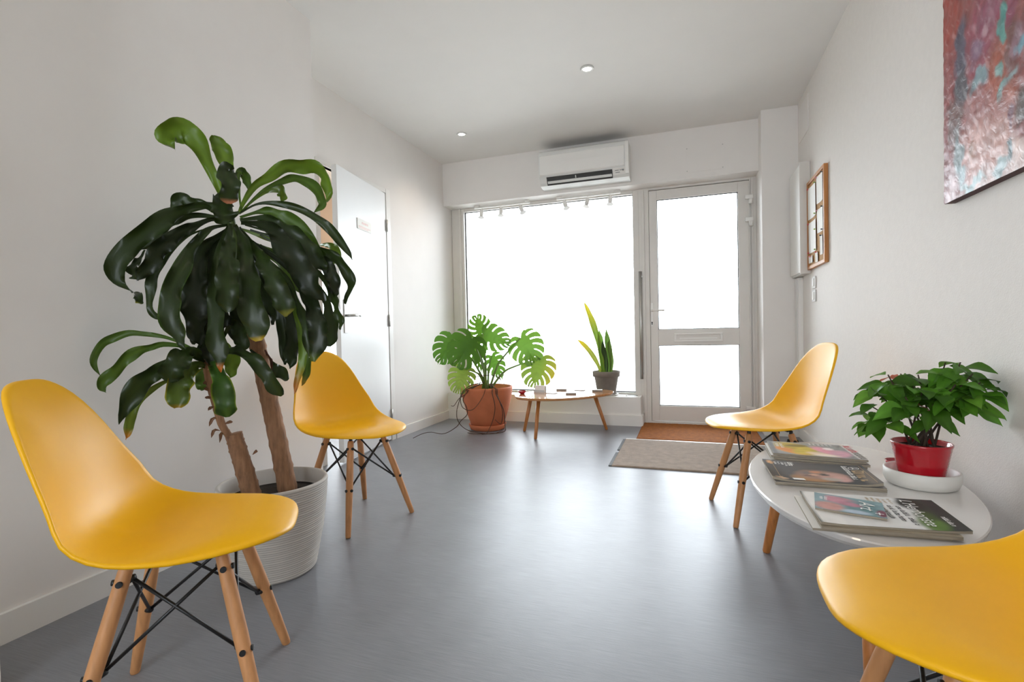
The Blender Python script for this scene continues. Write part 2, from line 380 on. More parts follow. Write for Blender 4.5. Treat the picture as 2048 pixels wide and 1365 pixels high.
bm = bmesh.new(); add_tube(bm, [(-.413,-.066,.972),(-.413,-.061,.972)], .007, 12); add_box(bm, (-.417,-.066,.950), (-.409,-.061,.972)); bm_obj('keyhole', bm, M_BLACK, hd)
for z in (2.075,1.875):
    h = boxes('hinge', [D((.508,FY-.085,z-.018),(.575,FY-.062,z+.018))], M_TRIM, dr, .004)
    tube('hinge_pin', [(.555-.1,-.085,z-.062),(.555-.1,-.085,z-.018)], .018, M_TRIM, h, 12)
boxes('hinge_rod', [D((.538,FY-.066,.09),(.546,FY-.055,2.22)), D((.560,FY-.066,.09),(.566,FY-.055,2.22))], M_ALU, dr)
box('hinge_pivot', *D((.500,FY-.085,.165),(.575,FY-.055,.19)), M_TRIM, dr, .003)
box('threshold_strip', *D((-.330,FY-.06,.001),(.545,FY-.005,.024)), M_ALU, dr)
# long vertical steel bar on the mullion
pb = thing('pull_bar', 'long vertical brushed steel bar between shop window and entrance door', 'bar', (-.416,4.975,.43))
tube('bar', [(0,-.02,0),(0,-.02,1.035)], .0145, M_STEEL, pb, 16)
for z in (.05,.985): tube('standoff', [(0.012,-.02,z),(.012,.008,z)], .009, M_STEEL, pb)
# ------------------------------------------------------------------ inner door, ajar
idr = thing('inner_door', 'white flush door standing ajar on the far left wall behind a yellow chair', 'door', (XL+.012,DY1-.012,0))
TH = math.radians(8.3); LW = .775
idr.rotation_euler = (0,0,TH)               # leaf runs along local -y from the hinge
box('door_leaf', (-.04,-LW,.012), (0,0,DZ-.006), M_DOORW, idr, .002)
sg = box('door_sign', (0,-.50,1.72), (.006,-.28,1.80), M_SHEET, idr)
boxes('sign_print', [((.0055,-.435+.021*k,1.764),(.0066,-.420+.021*k,1.780)) for k in range(5)], M_INKP, sg)
boxes('sign_print', [((.0055,-.485,1.738),(.0066,-.30,1.744)), ((.0055,-.485,1.728),(.0066,-.33,1.733))], M_INKP, sg)
pl = box('handle_plate', (0,-LW+.045,.93), (.007,-LW+.085,1.17), M_STEEL, idr, .003)
tube('lever', [(.005,-LW+.065,1.055),(.05,-LW+.065,1.055),(.058,-LW+.075,1.056),(.058,-LW+.13,1.058),(.054,-LW+.165,1.064),(.050,-LW+.195,1.054)], [.010,.010,.010,.010,.008,.007], M_STEEL, pl)
tube('lever_back', [(-.045,-LW+.065,1.055),(-.095,-LW+.065,1.055),(-.095,-LW-.0,1.055)], .010, M_STEEL, pl)
for z in (1.84,1.03,.22):
    tube('hinge', [(.008,.004,z-.05),(.008,.004,z+.05)], .009, M_STEEL, idr)
fr = boxes('trim_3', [((XL-.10,DY0-.035,0),(XL+.012,DY0,DZ+.035)), ((XL-.10,DY1,0),(XL+.014,DY1+.06,DZ+.035)), ((XL-.035,DY0,DZ),(XL+.012,DY1,DZ+.035))], M_TRIM, bevel=.002)
struct(fr, 'white frame of the inner door')

# ------------------------------------------------------------------ ceiling downlights
M_LENS = glow_mat('lamp_lens', (1,.97,.92), 9.)
def downlight(x, y, label, watts, colr=(1,.81,.62)):
    d = thing('ceiling_downlight', label, 'ceiling light', (x,y,ZC), 0, 'recessed ceiling downlights')
    lathe('trim_ring', [(.030,-.001),(.033,-.008),(.043,-.007),(.047,-.001)], M_PLAST, d, 32)
    lathe('lens', [(.0001,-.004),(.030,-.004),(.030,-.001)], M_LENS, d, 24)
    l = bpy.data.lights.new('downlight_beam', 'SPOT'); l.energy = watts; l.color = colr; l.spot_size = math.radians(125); l.spot_blend = .8; l.shadow_soft_size = .03
    o = bpy.data.objects.new('downlight_beam', l); col.objects.link(o); o.parent = d; o.location = (0,0,-.02)
downlight(-.618, 3.435, 'lit round downlight in the ceiling, nearer to the camera', 14)
downlight(-1.886, 4.136, 'lit round downlight in the ceiling, nearer to the air conditioner wall corner', 14)
for x, y, w, lb in ((-.62,.9,6,'added unseen fill downlight in the ceiling right above the near chairs'),(-.62,-1.3,9,'added unseen fill downlight behind the camera, close to the back wall middle'),(-1.4,-1.3,7,'added unseen fill downlight behind the camera, close to the left wall')):  # unseen downlights added as warm fill for the near end
    downlight(x, y, lb, w)

# ------------------------------------------------------------------ yellow shell chairs
PROF = [(0.247, 0.4575), (0.2303, 0.463), (0.196, 0.4655), (0.147, 0.4655), (0.0882, 0.4595), (0.0196, 0.4485), (-0.065, 0.4415), (-0.125, 0.4485), (-0.174, 0.4725), (-0.2049, 0.5157), (-0.2242, 0.5772), (-0.2394, 0.6456), (-0.2576, 0.714), (-0.2798, 0.7775), (-0.3052, 0.8283)]
def profile_fn():
    pts = spline([(x,0,z) for x,z in PROF], 160); L = [0]
    for a, b in zip(pts, pts[1:]): L.append(L[-1]+(b-a).length)
    def at(b):
        s = (max(-1,min(1,b))+1)/2*L[-1]
        lo, hi = 0, len(L)-2
        while lo < hi:
            mid = (lo+hi+1)//2
            if L[mid] <= s: lo = mid
            else: hi = mid-1
        t = (s-L[lo])/(L[lo+1]-L[lo]); p = pts[lo].lerp(pts[lo+1], t)
        i0, i1 = max(0,lo-3), min(len(pts)-1, lo+4)
        T = (pts[i1]-pts[i0]).normalized(); return p, Vector((T.z,0,-T.x))   # normal to the sitter's side
    return at
prof_at = profile_fn()
HALFW = [(-1,.213),(-.7,.230),(-.35,.2405),(-.05,.242),(.2,.226),(.45,.200),(.7,.183),(1,.164)]
LIFT = [(-1,0),(-.8,.002),(-.55,.013),(-.3,.029),(-.1,.043),(.08,.054),(.25,.055),(.5,.035),(.75,.020),(1,.0065)]
def shell_mesh():
    RN, K = 26, 72; vs = []; fs = []
    def surf(a, b):
        p, n = prof_at(b); w = smooth_tab(HALFW, b); t = abs(a)
        q = max(0,min(1,(b+.60)/1.30)); q = q*q*(3-2*q); th = math.radians(92-82*q); n = Vector((math.cos(th),0,math.sin(th)))
        m = (abs(a)**3.2+abs(b)**3.2)**(1/3.2); sm = max(0,min(1,(m-.72)/.28))**2; wf = max(0,min(1,(-b-.05)/.6))
        return p + Vector((0,a*w,0)) + n*(smooth_tab(LIFT, b)*t**2.3) - Vector((0,0,.012*sm*wf)), n
    def ringpt(m, k):
        th = 2*PI*k/K; c, s = math.cos(th), math.sin(th)
        nn = 3.1 if s < 0 else 3.3
        r = (abs(c)**nn + abs(s)**nn)**(-1/nn)
        return m*r*c, m*r*s
    p0, _ = surf(0, -.0); vs.append(p0)
    for i in range(1, RN+1):
        m = (i/RN)**.8
        for k in range(K):
            a, b = ringpt(m, k); vs.append(surf(a, b)[0])
    # rolled lip: two more rings bent out and down
    def edge_frame(k):
        a, b = ringpt(1, k); p, n = surf(a, b); a2, b2 = ringpt(.96, k); q, _ = surf(a2, b2)
        return p, (p-q).normalized(), n
    for j, (o_, d_) in enumerate(((.004,-.002),(.005,-.006),(.004,-.010))):
        for k in range(K):
            p, out, n = edge_frame(k); vs.append(p + out*o_ + n*d_)
    R = RN+3
    for k in range(K): fs.append((0, 1+k, 1+(k+1)%K))
    for i in range(R-1):
        for k in range(K):
            fs.append((1+i*K+k, 1+(i+1)*K+k, 1+(i+1)*K+(k+1)%K, 1+i*K+(k+1)%K))
    # underside, offset by the wall thickness
    me = bpy.data.meshes.new('seat_shell'); me.from_pydata([tuple(v) for v in vs], [], fs); me.update()
    bm = bmesh.new(); bm.from_mesh(me); bmesh.ops.recalc_face_normals(bm, faces=bm.faces); bm.faces.ensure_lookup_table()
    if bm.faces[0].normal.z < 0: bmesh.ops.reverse_faces(bm, faces=bm.faces)
    bm.normal_update()
    bmesh.ops.solidify(bm, geom=bm.faces[:], thickness=.006)
    bm.to_mesh(me); bm.free()
    for p in me.polygons: p.use_smooth = True
    return me
SHELL = shell_mesh()
FT, TP = .192, .094
def leg_pt(sx, sy, t):                       # t = 0 at the top, 1 at the floor
    return Vector((sx*(TP+(FT-TP)*t), sy*(TP+(FT-TP)*t), .410*(1-t)))
def build_chair(label, loc, rz):
    c = thing('shell_chair', label, 'chair', loc, rz, 'yellow shell chairs with wooden legs')
    sh = link('seat_shell', SHELL, None, c)
    if not SHELL.materials: SHELL.materials.append(M_YEL)
    for sx, sy in ((1,1),(1,-1),(-1,-1),(-1,1)):
        pts = [leg_pt(sx,sy,t) for t in (0,.02,.12,.45,.8,.985,1)]
        lg = tube('leg', pts, [.0125,.0145,.0155,.0165,.0140,.0120,.0105], M_BEECH, c, 16)
        for t in (.08,.52):
            p = leg_pt(sx,sy,t)
            o = Vector((sx,sy,0)).normalized()
            for s in (1,-1):
                q = Vector((0,sy,0)) if s > 0 else Vector((sx,0,0))
            tube('bolt', [p + Vector((0,sy*.011,0)), p + Vector((0,sy*.0195,.0005))], .0068, M_BLACK, lg, 12)
            tube('bolt', [p + Vector((sx*.011,0,0)), p + Vector((sx*.0195,0,.0005))], .0068, M_BLACK, lg, 12)
            tube('rod_clip', [p - o*.012, p - o*.026], [.010,.007], M_BLACK, lg, 10)
        top = leg_pt(sx,sy,0); zt = .446 if sx > 0 else .436
        bm = bmesh.new(); add_tube(bm, [top+Vector((0,0,-.035)), top+Vector((0,0,.012)), Vector((sx*.085,sy*.085,zt-.012)), Vector((sx*.060,sy*.060,zt-.006))], [.0085,.0085,.0085,.0075], 8)
        add_tube(bm, [(sx*.060,sy*.060,zt-.012),(sx*.060,sy*.060,zt+.006)], .018, 14)
        bm_obj('seat_bracket', bm, M_BLACK, c)
    cs = ((1,1),(1,-1),(-1,-1),(-1,1))
    for i in range(4):
        a, b = cs[i], cs[(i+1)%4]
        for p, q in ((a,b),(b,a)):
            s = leg_pt(*p,.08); e = leg_pt(*q,.52)
            tube('cross_rod', [s - Vector((p[0],p[1],0))*.014, e - Vector((q[0],q[1],0))*.014], .0042, M_BLACK, c, 8)
    return c
def ang(x, y): return math.atan2(y, x)
build_chair('yellow shell chair in the left foreground beside the large ribbed pot', (-1.18,.896,0), .648)
build_chair('yellow shell chair behind the dracaena, in front of the ajar inner door', (-1.582,2.10,0), ang(.956,-.293))
build_chair('yellow shell chair by the doormats, at the far end of the white table', (.340,2.695,0), -2.907)
build_chair('yellow shell chair cut off by the right foreground edge, seat near the table', (.473,1.003,0), -3.165)
# ------------------------------------------------------------------ mats
cm = thing('doormat', 'beige carpet doormat with grey rubber edging lying before the coir mat', 'doormat', (0,0,0))
def mat_mesh(name, x0, x1, y0, y1, z, m, parent, nx=60, ny=24, amp=.0012):
    vs = []; fs = []
    for j in range(ny+1):
        for i in range(nx+1):
            e = i in (0,nx) or j in (0,ny)
            vs.append((x0+(x1-x0)*i/nx, y0+(y1-y0)*j/ny + (0 if not e else random.uniform(-.001,.001)), z if not e else z-.003) if not (not e and amp) else (x0+(x1-x0)*i/nx, y0+(y1-y0)*j/ny, z+random.uniform(-amp,amp)))
    for j in range(ny):
        for i in range(nx):
            q = j*(nx+1)+i; fs.append((q,q+1,q+nx+2,q+nx+1))
    n = len(vs)
    rim = [i for i in range(nx+1)] + [(j+1)*(nx+1)+nx for j in range(ny)] + [ny*(nx+1)+nx-1-i for i in range(nx)] + [(ny-1-j)*(nx+1) for j in range(ny-1)]
    for r in rim: vs.append((vs[r][0], vs[r][1], .0005))
    k = len(rim)
    for i in range(k): fs.append((rim[i], n+i, n+(i+1)%k, rim[(i+1)%k]))
    return mesh(name, vs, fs, m, parent, True)
mat_mesh('carpet_pile', -.488, .520, 3.352, 4.185, .010, M_CARPET, cm, 120, 90)
for y0, y1 in ((3.350,3.72),(3.80,4.185)): box('rubber_edge', (-.508,y0,.0005), (-.486,y1,.007), M_RUBBER, cm, .002)
box('edge_strip', (-.488,4.187,.0005), (.560,4.225,.005), M_ALU, cm, .001)
co = tag(mat_mesh('coir_mat', -.408, .560, 4.235, 4.965, .008, M_COIR, None, 120, 80), 'brown coir mat set against the entrance door', 'doormat')

# ------------------------------------------------------------------ wooden side table by the window
wt = thing('wooden_side_table', 'low organic wooden table with three splayed legs before the shop window', 'table', (-1.0,4.3,0))
O = Vector((-1.0,4.3,0))
def slab(name, outline, z0, z1, m, parent, bev=.006, n=96):
    pts = spline(list(outline)+[outline[0]], n+1)[:-1] if len(outline) < 40 else [Vector(p) for p in outline]; n = len(pts)
    c = sum(pts, Vector((0,0,0)))/n; vs = []; fs = []
    for z, s in ((z0,bev*1.8),(z0+(z1-z0)*.4,bev*.5),(z1-bev*.5,0),(z1,bev*.5)):
        for p in pts:
            d = (p-c); q = p - d.normalized()*s; vs.append((q.x,q.y,z))
    for r in range(3):
        for k in range(n): fs.append((r*n+k, r*n+(k+1)%n, (r+1)*n+(k+1)%n, (r+1)*n+k))
    fs.append(tuple(range(n))[::-1]); fs.append(tuple(3*n+k for k in range(n)))
    return mesh(name, vs, fs, m, parent)
M_WTOP = mat('polished_light_wood', '#c98f5c', .14, .12, 5, (.8,9,9), coat=.6)
ol = [(-1.425,4.10),(-1.36,3.985),(-1.22,3.925),(-1.02,3.955),(-.83,4.085),(-.68,4.29),(-.622,4.46),(-.66,4.585),(-.78,4.64),(-1.0,4.62),(-1.22,4.53),(-1.38,4.34)]
slab('tabletop', [Vector((x,y,0))-O for x,y in ol], .338, .36, M_WTOP, wt)
for (fx,fy),(tx,ty) in (((-1.414,4.33),(-1.325,4.28)),((-1.22,4.032),(-1.205,4.10)),((-.704,4.567),(-.80,4.50))):
    tube('leg', [Vector((fx,fy,0))-O, Vector((fx,fy,.006))-O, Vector((tx,ty,.338))-O], [.011,.0135,.019], M_OAK, wt, 16)
# things on it
rd = thing('glass_dish', 'tiny red glass dish on the left end of the wooden table', 'dish', (-1.385,4.20,.3602))
lathe('bowl', [(.001,0),(.020,0),(.026,.008),(.042,.026),(.040,.027),(.023,.010),(.001,.005)], M_REDD, rd, 12)
ch = thing('card_holder', 'clear card holder with white cards standing on the wooden table', 'card holder', (-1.262,4.34,.3602), -.15)
boxes('stand', [((-.052,-.022,0),(.052,.030,.003)), ((-.052,-.022,.003),(.052,-.019,.020)), ((-.052,.024,.003),(.052,.027,.055))], M_CLEAR, ch)
boxes('card_pack', [((-.045,-.012,.004),(.045,.018,.060))], M_CARD, ch)
def cardstack(x, y, n, rz, label, thick):
    t = thing('card_stack', label, 'cards', (x,y,.3602), rz, 'card stacks on the wooden table')
    box('cards', (-.045,-.028,0), (.045,.028,thick), M_CARDG, t); box('top_card', (-.045,-.028,thick), (.045,.028,thick+.001), M_CARD, t)
cardstack(-1.10,4.50,0,.1,'thick stack of cards at the back of the wooden table',.014)
cardstack(-.955,4.245,0,.2,'thick stack of cards near the front edge of the wooden table',.013)
cardstack(-1.135,4.27,0,-.3,'few loose cards beside the card holder',.003)
cardstack(-.935,4.53,0,-.1,'few loose cards at the back of the wooden table, right of the thick stack',.004)
cardstack(-.765,4.47,0,.1,'white stack of cards at the narrow end of the wooden table, near the grey pot',.016)

# ------------------------------------------------------------------ white oval table
tc_ = Vector((.513,1.951,0))
ot = thing('oval_table', 'white lacquered oval table with wooden legs holding magazines against the wallpaper wall', 'table', tc_)
el = []
for k in range(120):
    a = 2*PI*k/120; L1 = Vector((.11,.994,0)); L2 = Vector((.994,-.11,0)); q = L1*(.576*math.cos(a)) + L2*(.309*math.sin(a)); el.append(q)
slab('tabletop', el, .374, .400, M_LAQ, ot, .007)
for (fx,fy),(tx,ty) in (((.293,2.232),(.345,2.15)),((.416,1.425),(.44,1.53)),((.74,2.10),(.69,2.02))):
    tube('leg', [Vector((fx,fy,0))-tc_, Vector((fx,fy,.006))-tc_, Vector((tx,ty,.374))-tc_], [.013,.0155,.022], M_OAK, ot, 16)

# ------------------------------------------------------------------ magazines
def glyph_row(name, count, size, m, parent, mtx, seed, gap=.25, words=False):
    rnd_ = random.Random(seed); bm = bmesh.new(); x = 0.; w = size*.55; th_ = size*.16
    def q(x0, y0, x1, y1): bm.faces.new([bm.verts.new((a,b,0)) for a,b in ((x0,y0),(x1,y0),(x1,y1),(x0,y1))])
    for k in range(count):
        if words and rnd_.random() < .16: x += w; continue
        q(x,0,x+th_,size*(1 if rnd_.random() < .4 else .7))
        kind = rnd_.randrange(4)
        if kind != 3: q(x+w-th_,0,x+w,size*.7)
        if kind in (0,2): q(x+th_,size*.7-th_,x+w-th_,size*.7)
        if kind in (1,2,3): q(x+th_,0,x+w-th_,th_)
        x += w*(1+gap)
    bm.transform(mtx); return bm_obj(name, bm, m, parent)
M_COVER = attr_mat('magazine_cover_print', .48, spec=.3)
def magazine(corners, z, th, base, strokes, label, curl=0., n=(40,30), name='magazine', noise=.0):
    """corners far-left, near-left, near-right, far-right on the table; cover s along +x, t from near to far"""
    fl, nl, nr, fr_ = [Vector((x,y,0)) for x,y in corners]
    ctr = (fl+nl+nr+fr_)/4; ctr.z = z
    t = thing(name, label, 'magazine', ctr, 0, 'magazines on the oval table')
    nx, ny = n; vs = []; cs = []
    def P(s, q): return (nl.lerp(nr, s)).lerp(fl.lerp(fr_, s), q) - Vector((ctr.x,ctr.y,0))
    def zz(s, q): return th + curl*(max(0, abs(s-.5)*2-.55)/.45)**2*.5*(1.3-q)
    for j in range(ny+1):
        for i in range(nx+1):
            s, q = i/nx, j/ny; p = P(s,q); vs.append((p.x,p.y,zz(s,q)))
            c = paint_at(s, q, base, strokes)
            if noise:
                f = 1+noise*(vnoise(s*14,q*11)-.5); c = [x*f for x in c]
            cs.append(c)
    fs = [(j*(nx+1)+i, j*(nx+1)+i+1, (j+1)*(nx+1)+i+1, (j+1)*(nx+1)+i) for j in range(ny) for i in range(nx)]
    cv = mesh('cover', vs, fs, M_COVER, t, True); set_paint(cv.data, cs)
    # block of pages below
    vb = []; fb = []
    ring = [(i/nx,0) for i in range(nx)] + [(1,j/ny) for j in range(ny)] + [(1-i/nx,1) for i in range(nx)] + [(0,1-j/ny) for j in range(ny)]
    k = len(ring)
    for s, q in ring:
        p = P(s*.994+.003, q*.994+.003); vb.append((p.x,p.y,zz(s,q)-.0006))
    for s, q in ring:
        p = P(s*.994+.003, q*.994+.003); vb.append((p.x,p.y,max(0,zz(s,q)-th)*.6))
    for i in range(k): fb.append((i, k+i, k+(i+1)%k, (i+1)%k))
    fb.append(tuple(range(k,2*k)))
    mesh('page_block', vb, fb, M_PAGES, t)
    def frame(s, q, dz=.0012):                                       # lettering frame: right = towards the near edge, up = +x end
        p = P(s,q); e = .02
        r = (P(s,q-e)-P(s,q)); r.z = zz(s,q-e)-zz(s,q); r.normalize(); u = P(s+e,q)-P(s,q); u.z = zz(s+e,q)-zz(s,q); u = (u - r*u.dot(r)).normalized(); w = r.cross(u)
        m4 = Matrix((r,u,w)).transposed().to_4x4(); m4.translation = Vector((p.x,p.y,zz(s,q)+dz)); return m4
    return t, frame
L_ = lin
# stack by the far end: garden magazine on others
q1 = [(.312,2.335),(.304,2.118),(.604,2.082),(.596,2.310)]
def shift(q, dx, dy, r=0.):
    c = sum((Vector(p) for p in [(x,y,0) for x,y in q]), Vector((0,0,0)))/4
    R = Matrix.Rotation(r,3,'Z'); return [tuple((R@(Vector((x,y,0))-c)+c+Vector((dx,dy,0)))[:2]) for x,y in q]
Z0 = .4004
magazine(shift(q1,-.006,-.004,.02), Z0, .009, L_('#d8d4cc'), [], 'lowest magazine of the far pile under the garden magazine')
magazine(shift(q1,.006,-.008,-.03), Z0+.0096, .008, L_('#8d8a86'), [], 'middle magazine of the far pile under the garden magazine')
magazine(shift(q1,-.008,-.003,.01), Z0+.0182, .007, L_('#cfcac4'), [], 'white edged magazine directly under the garden magazine')
st = [(.45,.55,.42,.75,0,L_('#9a9a94'),1.2),(.30,.50,.22,.50,.2,L_('#b79a22'),1.5),(.22,.30,.12,.30,.5,L_('#d78a3a'),1.6),(.40,.35,.14,.32,-.3,L_('#c9b23a'),1.4),(.34,.72,.16,.10,.4,L_('#7d6b18'),1.4),
      (.52,.22,.14,.12,0,L_('#e3c9a8'),1.),(.66,.45,.13,.34,.3,L_('#dc93a0'),1.3),(.78,.30,.12,.28,-.2,L_('#cf9aa8'),1.2),(.60,.12,.16,.10,0,L_('#ead9c8'),1.),(.70,.62,.06,.10,0,L_('#efe1dd'),1.5),(.03,.5,.03,.7,0,L_('#6f706f'),3),(.965,.5,.05,.9,0,L_('#dedad6'),3)]
t, fr1 = magazine(q1, Z0+.0258, .007, L_('#8b8a87'), st, 'garden magazine with yellow and pink flower cover on top of the far pile', noise=.25)
glyph_row('title_lettering', 6, .030, M_INKR, t, fr1(.930,.95), 1); glyph_row('title_lettering', 5, .030, M_CARDG, t, fr1(.930,.46), 2)
glyph_row('small_lettering', 9, .012, M_INKW, t, fr1(.14,.80), 3); glyph_row('small_lettering', 7, .012, M_INKW, t, fr1(.09,.80), 4)
[glyph_row('small_lettering', 5, .010, M_INKW, t, fr1(.52+.05*k,.97), 5+k) for k in range(6)]
# middle stack: dark portrait magazine
q2 = [(.258,2.056),(.256,1.802),(.563,1.806),(.570,2.046)]
magazine(shift(q2,.012,.004,-.02), Z0, .007, L_('#4c4a49'), [], 'lowest magazine of the middle pile under the dark portrait magazine')
magazine(shift(q2,.006,-.004,.015), Z0+.0076, .006, L_('#9d9a96'), [], 'grey magazine directly under the dark portrait magazine')
st = [(.5,.5,.46,.46,0,L_('#3d3c3b'),1.),(.42,.18,.22,.20,.1,L_('#9a6a35'),1.4),(.50,.34,.24,.24,-.25,L_('#8f6d5c'),1.4),(.62,.30,.14,.20,-.3,L_('#b98e80'),1.4),(.38,.40,.07,.10,0,L_('#6d5f5a'),1.2),(.47,.47,.06,.05,.3,L_('#c07f5a'),1.5),
      (.54,.36,.045,.05,.2,L_('#2d2220'),1.6),(.385,.27,.06,.03,.2,L_('#5d3a35'),1.6),(.44,.33,.05,.04,0,L_('#c79a80'),1.4),(.68,.20,.09,.14,0,L_('#c99a92'),1.2),(.58,.16,.10,.08,0,L_('#a59a90'),1.1),(.94,.35,.09,.45,0,L_('#6b5e52'),1.),(.07,.86,.03,.10,0,L_('#d39c62'),3),(.10,.05,.05,.05,0,L_('#c9a98a'),4)]
t, fr2 = magazine(q2, Z0+.0142, .006, L_('#2a2a2a'), st, 'dark magazine with a portrait cover on top of the middle pile', curl=.016, noise=.2)
M_GOLD = mat('gold_print', '#a8895a', .4, .05)
glyph_row('title_lettering', 4, .052, M_GOLD, t, fr2(.84,.66), 12)
glyph_row('title_lettering', 13, .019, M_INKW, t, fr2(.78,.88), 13)
glyph_row('title_lettering', 4, .018, M_INKW, t, fr2(.25,.91), 14)
for k in range(4): glyph_row('small_lettering', 9-k, .009, M_INKW, t, fr2(.215-.035*k,.89), 15+k, words=True)
bm = bmesh.new()
for k in range(28):
    a, b = 2*PI*k/28, 2*PI*(k+1)/28
    bm.faces.new([bm.verts.new((r*math.cos(x),r*math.sin(x),0)) for r, x in ((.014,a),(.0165,a),(.0165,b),(.014,b))])
for k in range(3):
    a = PI/2+2*PI*k/3; w = .42
    bm.faces.new([bm.verts.new((r*math.cos(x),r*math.sin(x),0)) for r, x in ((.002,a-1.2),(.0115,a-.18),(.0115,a+.18),(.002,a+1.2))])
bm.transform(fr2(.885,.78)); bm_obj('round_emblem', bm, M_INKW, t)
bm = bmesh.new()
for a0, a1, b0, b1 in ((.085,.09,.05,.93),(.955,.960,.05,.93),(.085,.96,.925,.931)):
    ps = [fr2(x,y,.0009).translation for x,y in ((a0,b0),(a1,b0),(a1,b1),(a0,b1))]; bm.faces.new([bm.verts.new(p) for p in ps])
bm_obj('cover_border_line', bm, M_GOLD, t)
bm = bmesh.new(); ps = [fr2(x,y,.0011).translation for x,y in ((.21,.03),(.32,.03),(.31,.10),(.20,.10))]; bm.faces.new([bm.verts.new(p) for p in ps]); bm_obj('barcode_box', bm, M_INKW, t)
# near stack
q3 = [(.312,1.686),(.307,1.425),(.600,1.440),(.610,1.680)]
magazine(shift(q3,-.014,.004,.0), Z0, .006, L_('#d5d1c9'), [], 'white magazine at the bottom of the near pile, sticking out to the left')
magazine(shift(q3,.004,-.004,.0), Z0+.0066, .008, L_('#a59a86'), [], 'thick brownish magazine in the near pile under the herb magazine')
q3b = [(.312,1.686),(.311,1.427),(.630,1.456),(.637,1.690)]
st = [(.40,.5,.37,.9,0,L_('#d9d8d6'),4),(.80,.80,.10,.22,0,L_('#30322c'),1.5),(.80,.18,.10,.24,0,L_('#5d7a38'),1.2),(.81,.42,.08,.18,0,L_('#4a5c33'),1.),(.95,.5,.045,.9,0,L_('#3b3a37'),3),(.10,.5,.10,.9,0,L_('#e2e0dc'),2)]
t, fr3 = magazine(q3b, Z0+.0152, .006, L_('#3c4038'), st, 'herb magazine with green and white cover on the near pile', curl=.006, noise=.15)
text_mesh('title_lettering', "L'Herboriste", .042, M_INKW, t, fr3(.745,.93), shear=.15, sx=.92)
[glyph_row('small_lettering', c_, .0125, M_INK, t, fr3(.665-.062*k,.68), 20+k, words=True) for k, c_ in enumerate((17,14,12,8))]
[glyph_row('small_lettering', 8, .008, M_GOLD, t, fr3(.655-.04*k,.93), 30+k, words=True) for k in range(5)]
glyph_row('small_lettering', 8, .012, M_INKW, t, fr3(.905,.40), 40)
qb = [(.346,1.663),(.318,1.522),(.469,1.482),(.497,1.610)]
st = [(.35,.72,.32,.22,-.15,L_('#bd8490'),1.3),(.22,.25,.24,.26,.1,L_('#c08c84'),1.3),(.70,.40,.30,.5,0,L_('#66868a'),1.),(.50,.55,.20,.14,-.3,L_('#b07888'),1.4),(.95,.25,.08,.22,0,L_('#7a3f50'),1.3),(.60,.12,.22,.12,0,L_('#a8b6c4'),1.2),(.08,.75,.10,.25,0,L_('#7f9aa2'),1.2)]
t, frb = magazine(qb, Z0+.0222, .006, L_('#7f9ba0'), st, 'small square booklet with pink and teal cover on top of the near pile', noise=.25, name='booklet')
text_mesh('title_lettering', 'Art', .050, M_INKW, t, frb(.66,.85), shear=.35)
text_mesh('title_lettering', '+', .040, M_INKW, t, frb(.82,.28))
glyph_row('small_lettering', 5, .009, M_INKW, t, frb(.15,.78), 41); glyph_row('small_lettering', 4, .009, M_INKW, t, frb(.08,.76), 42)

# ------------------------------------------------------------------ air conditioner
AX0, AX1 = -1.302, -.472
ac = thing('air_conditioner', 'white wall mounted air conditioner above the shop window', 'air conditioner', ((AX0+AX1)/2,4.80,2.285))
AO = Vector(((AX0+AX1)/2,4.80,2.285)); W2 = (AX1-AX0)/2
def extr(name, prof, x0, x1, m, parent):
    vs = [(x0,y,z) for y,z in prof] + [(x1,y,z) for y,z in prof]; n = len(prof)
    fs = [(i,(i+1)%n,n+(i+1)%n,n+i) for i in range(n)] + [tuple(range(n))[::-1], tuple(range(n,2*n))]
    o = mesh(name, vs, fs, m, parent); bm = bmesh.new(); bm.from_mesh(o.data); bmesh.ops.recalc_face_normals(bm, faces=bm.faces); bm.to_mesh(o.data); bm.free(); return o
extr('body', [(0,0),(-.10,.0),(-.150,.010),(-.172,.030),(-.186,.062),(-.206,.085),(-.212,.12),(-.214,.285),(-.206,.312),(-.185,.325),(0,.325)], -W2, W2, M_PLAST, ac)
extr('front_panel', [(-.212,.092),(-.221,.100),(-.223,.20),(-.221,.272),(-.213,.277)], -W2+.012, W2-.035, M_TRIM, ac)
extr('top_grille', [(-.150,.3255),(-.150,.330),(-.02,.330),(-.02,.3255)], -W2+.03, W2-.03, M_DARKIN, ac)
ou = extr('outlet', [(-.150,.014),(-.172,.034),(-.188,.066),(-.197,.078),(-.201,.077),(-.190,.062),(-.176,.030),(-.154,.010)], -W2+.07, W2-.145, M_DARKIN, ac)
extr('flap', [(-.176,.020),(-.186,.038),(-.190,.040),(-.181,.018)], -W2+.08, W2-.150, M_PLAST, ac)
extr('vane', [(-.186,.045),(-.196,.066),(-.201,.066),(-.192,.044)], -.07, -.062, M_PLAST, ou)
extr('side_cover', [(-.196,.030),(-.214,.10),(-.2165,.12),(-.2165,.28),(-.206,.3135),(-.20,.3135),(-.208,.27),(-.208,.10),(-.19,.03)], W2-.028, W2+.002, M_TRIM, ac)
cp_ = extr('control_label', [(-.172,.030),(-.190,.064),(-.206,.085),(-.2085,.084),(-.192,.062),(-.174,.028)], W2-.140, W2-.030, M_TRIM, ac)
M_GREYP = mat('grey_print', '#8a8c8c', .5, .05)
for dx, dz, w in ((-.122,.060,.035),(-.080,.060,.020),(-.118,.044,.040)):
    extr('label_print', [(-.1935-(dz-.060)*.6,dz),(-.1960-(dz-.060)*.6,dz+.005),(-.1968-(dz-.060)*.6,dz+.005),(-.1944-(dz-.060)*.6,dz)], W2+dx, W2+dx+w, M_GREYP, cp_)
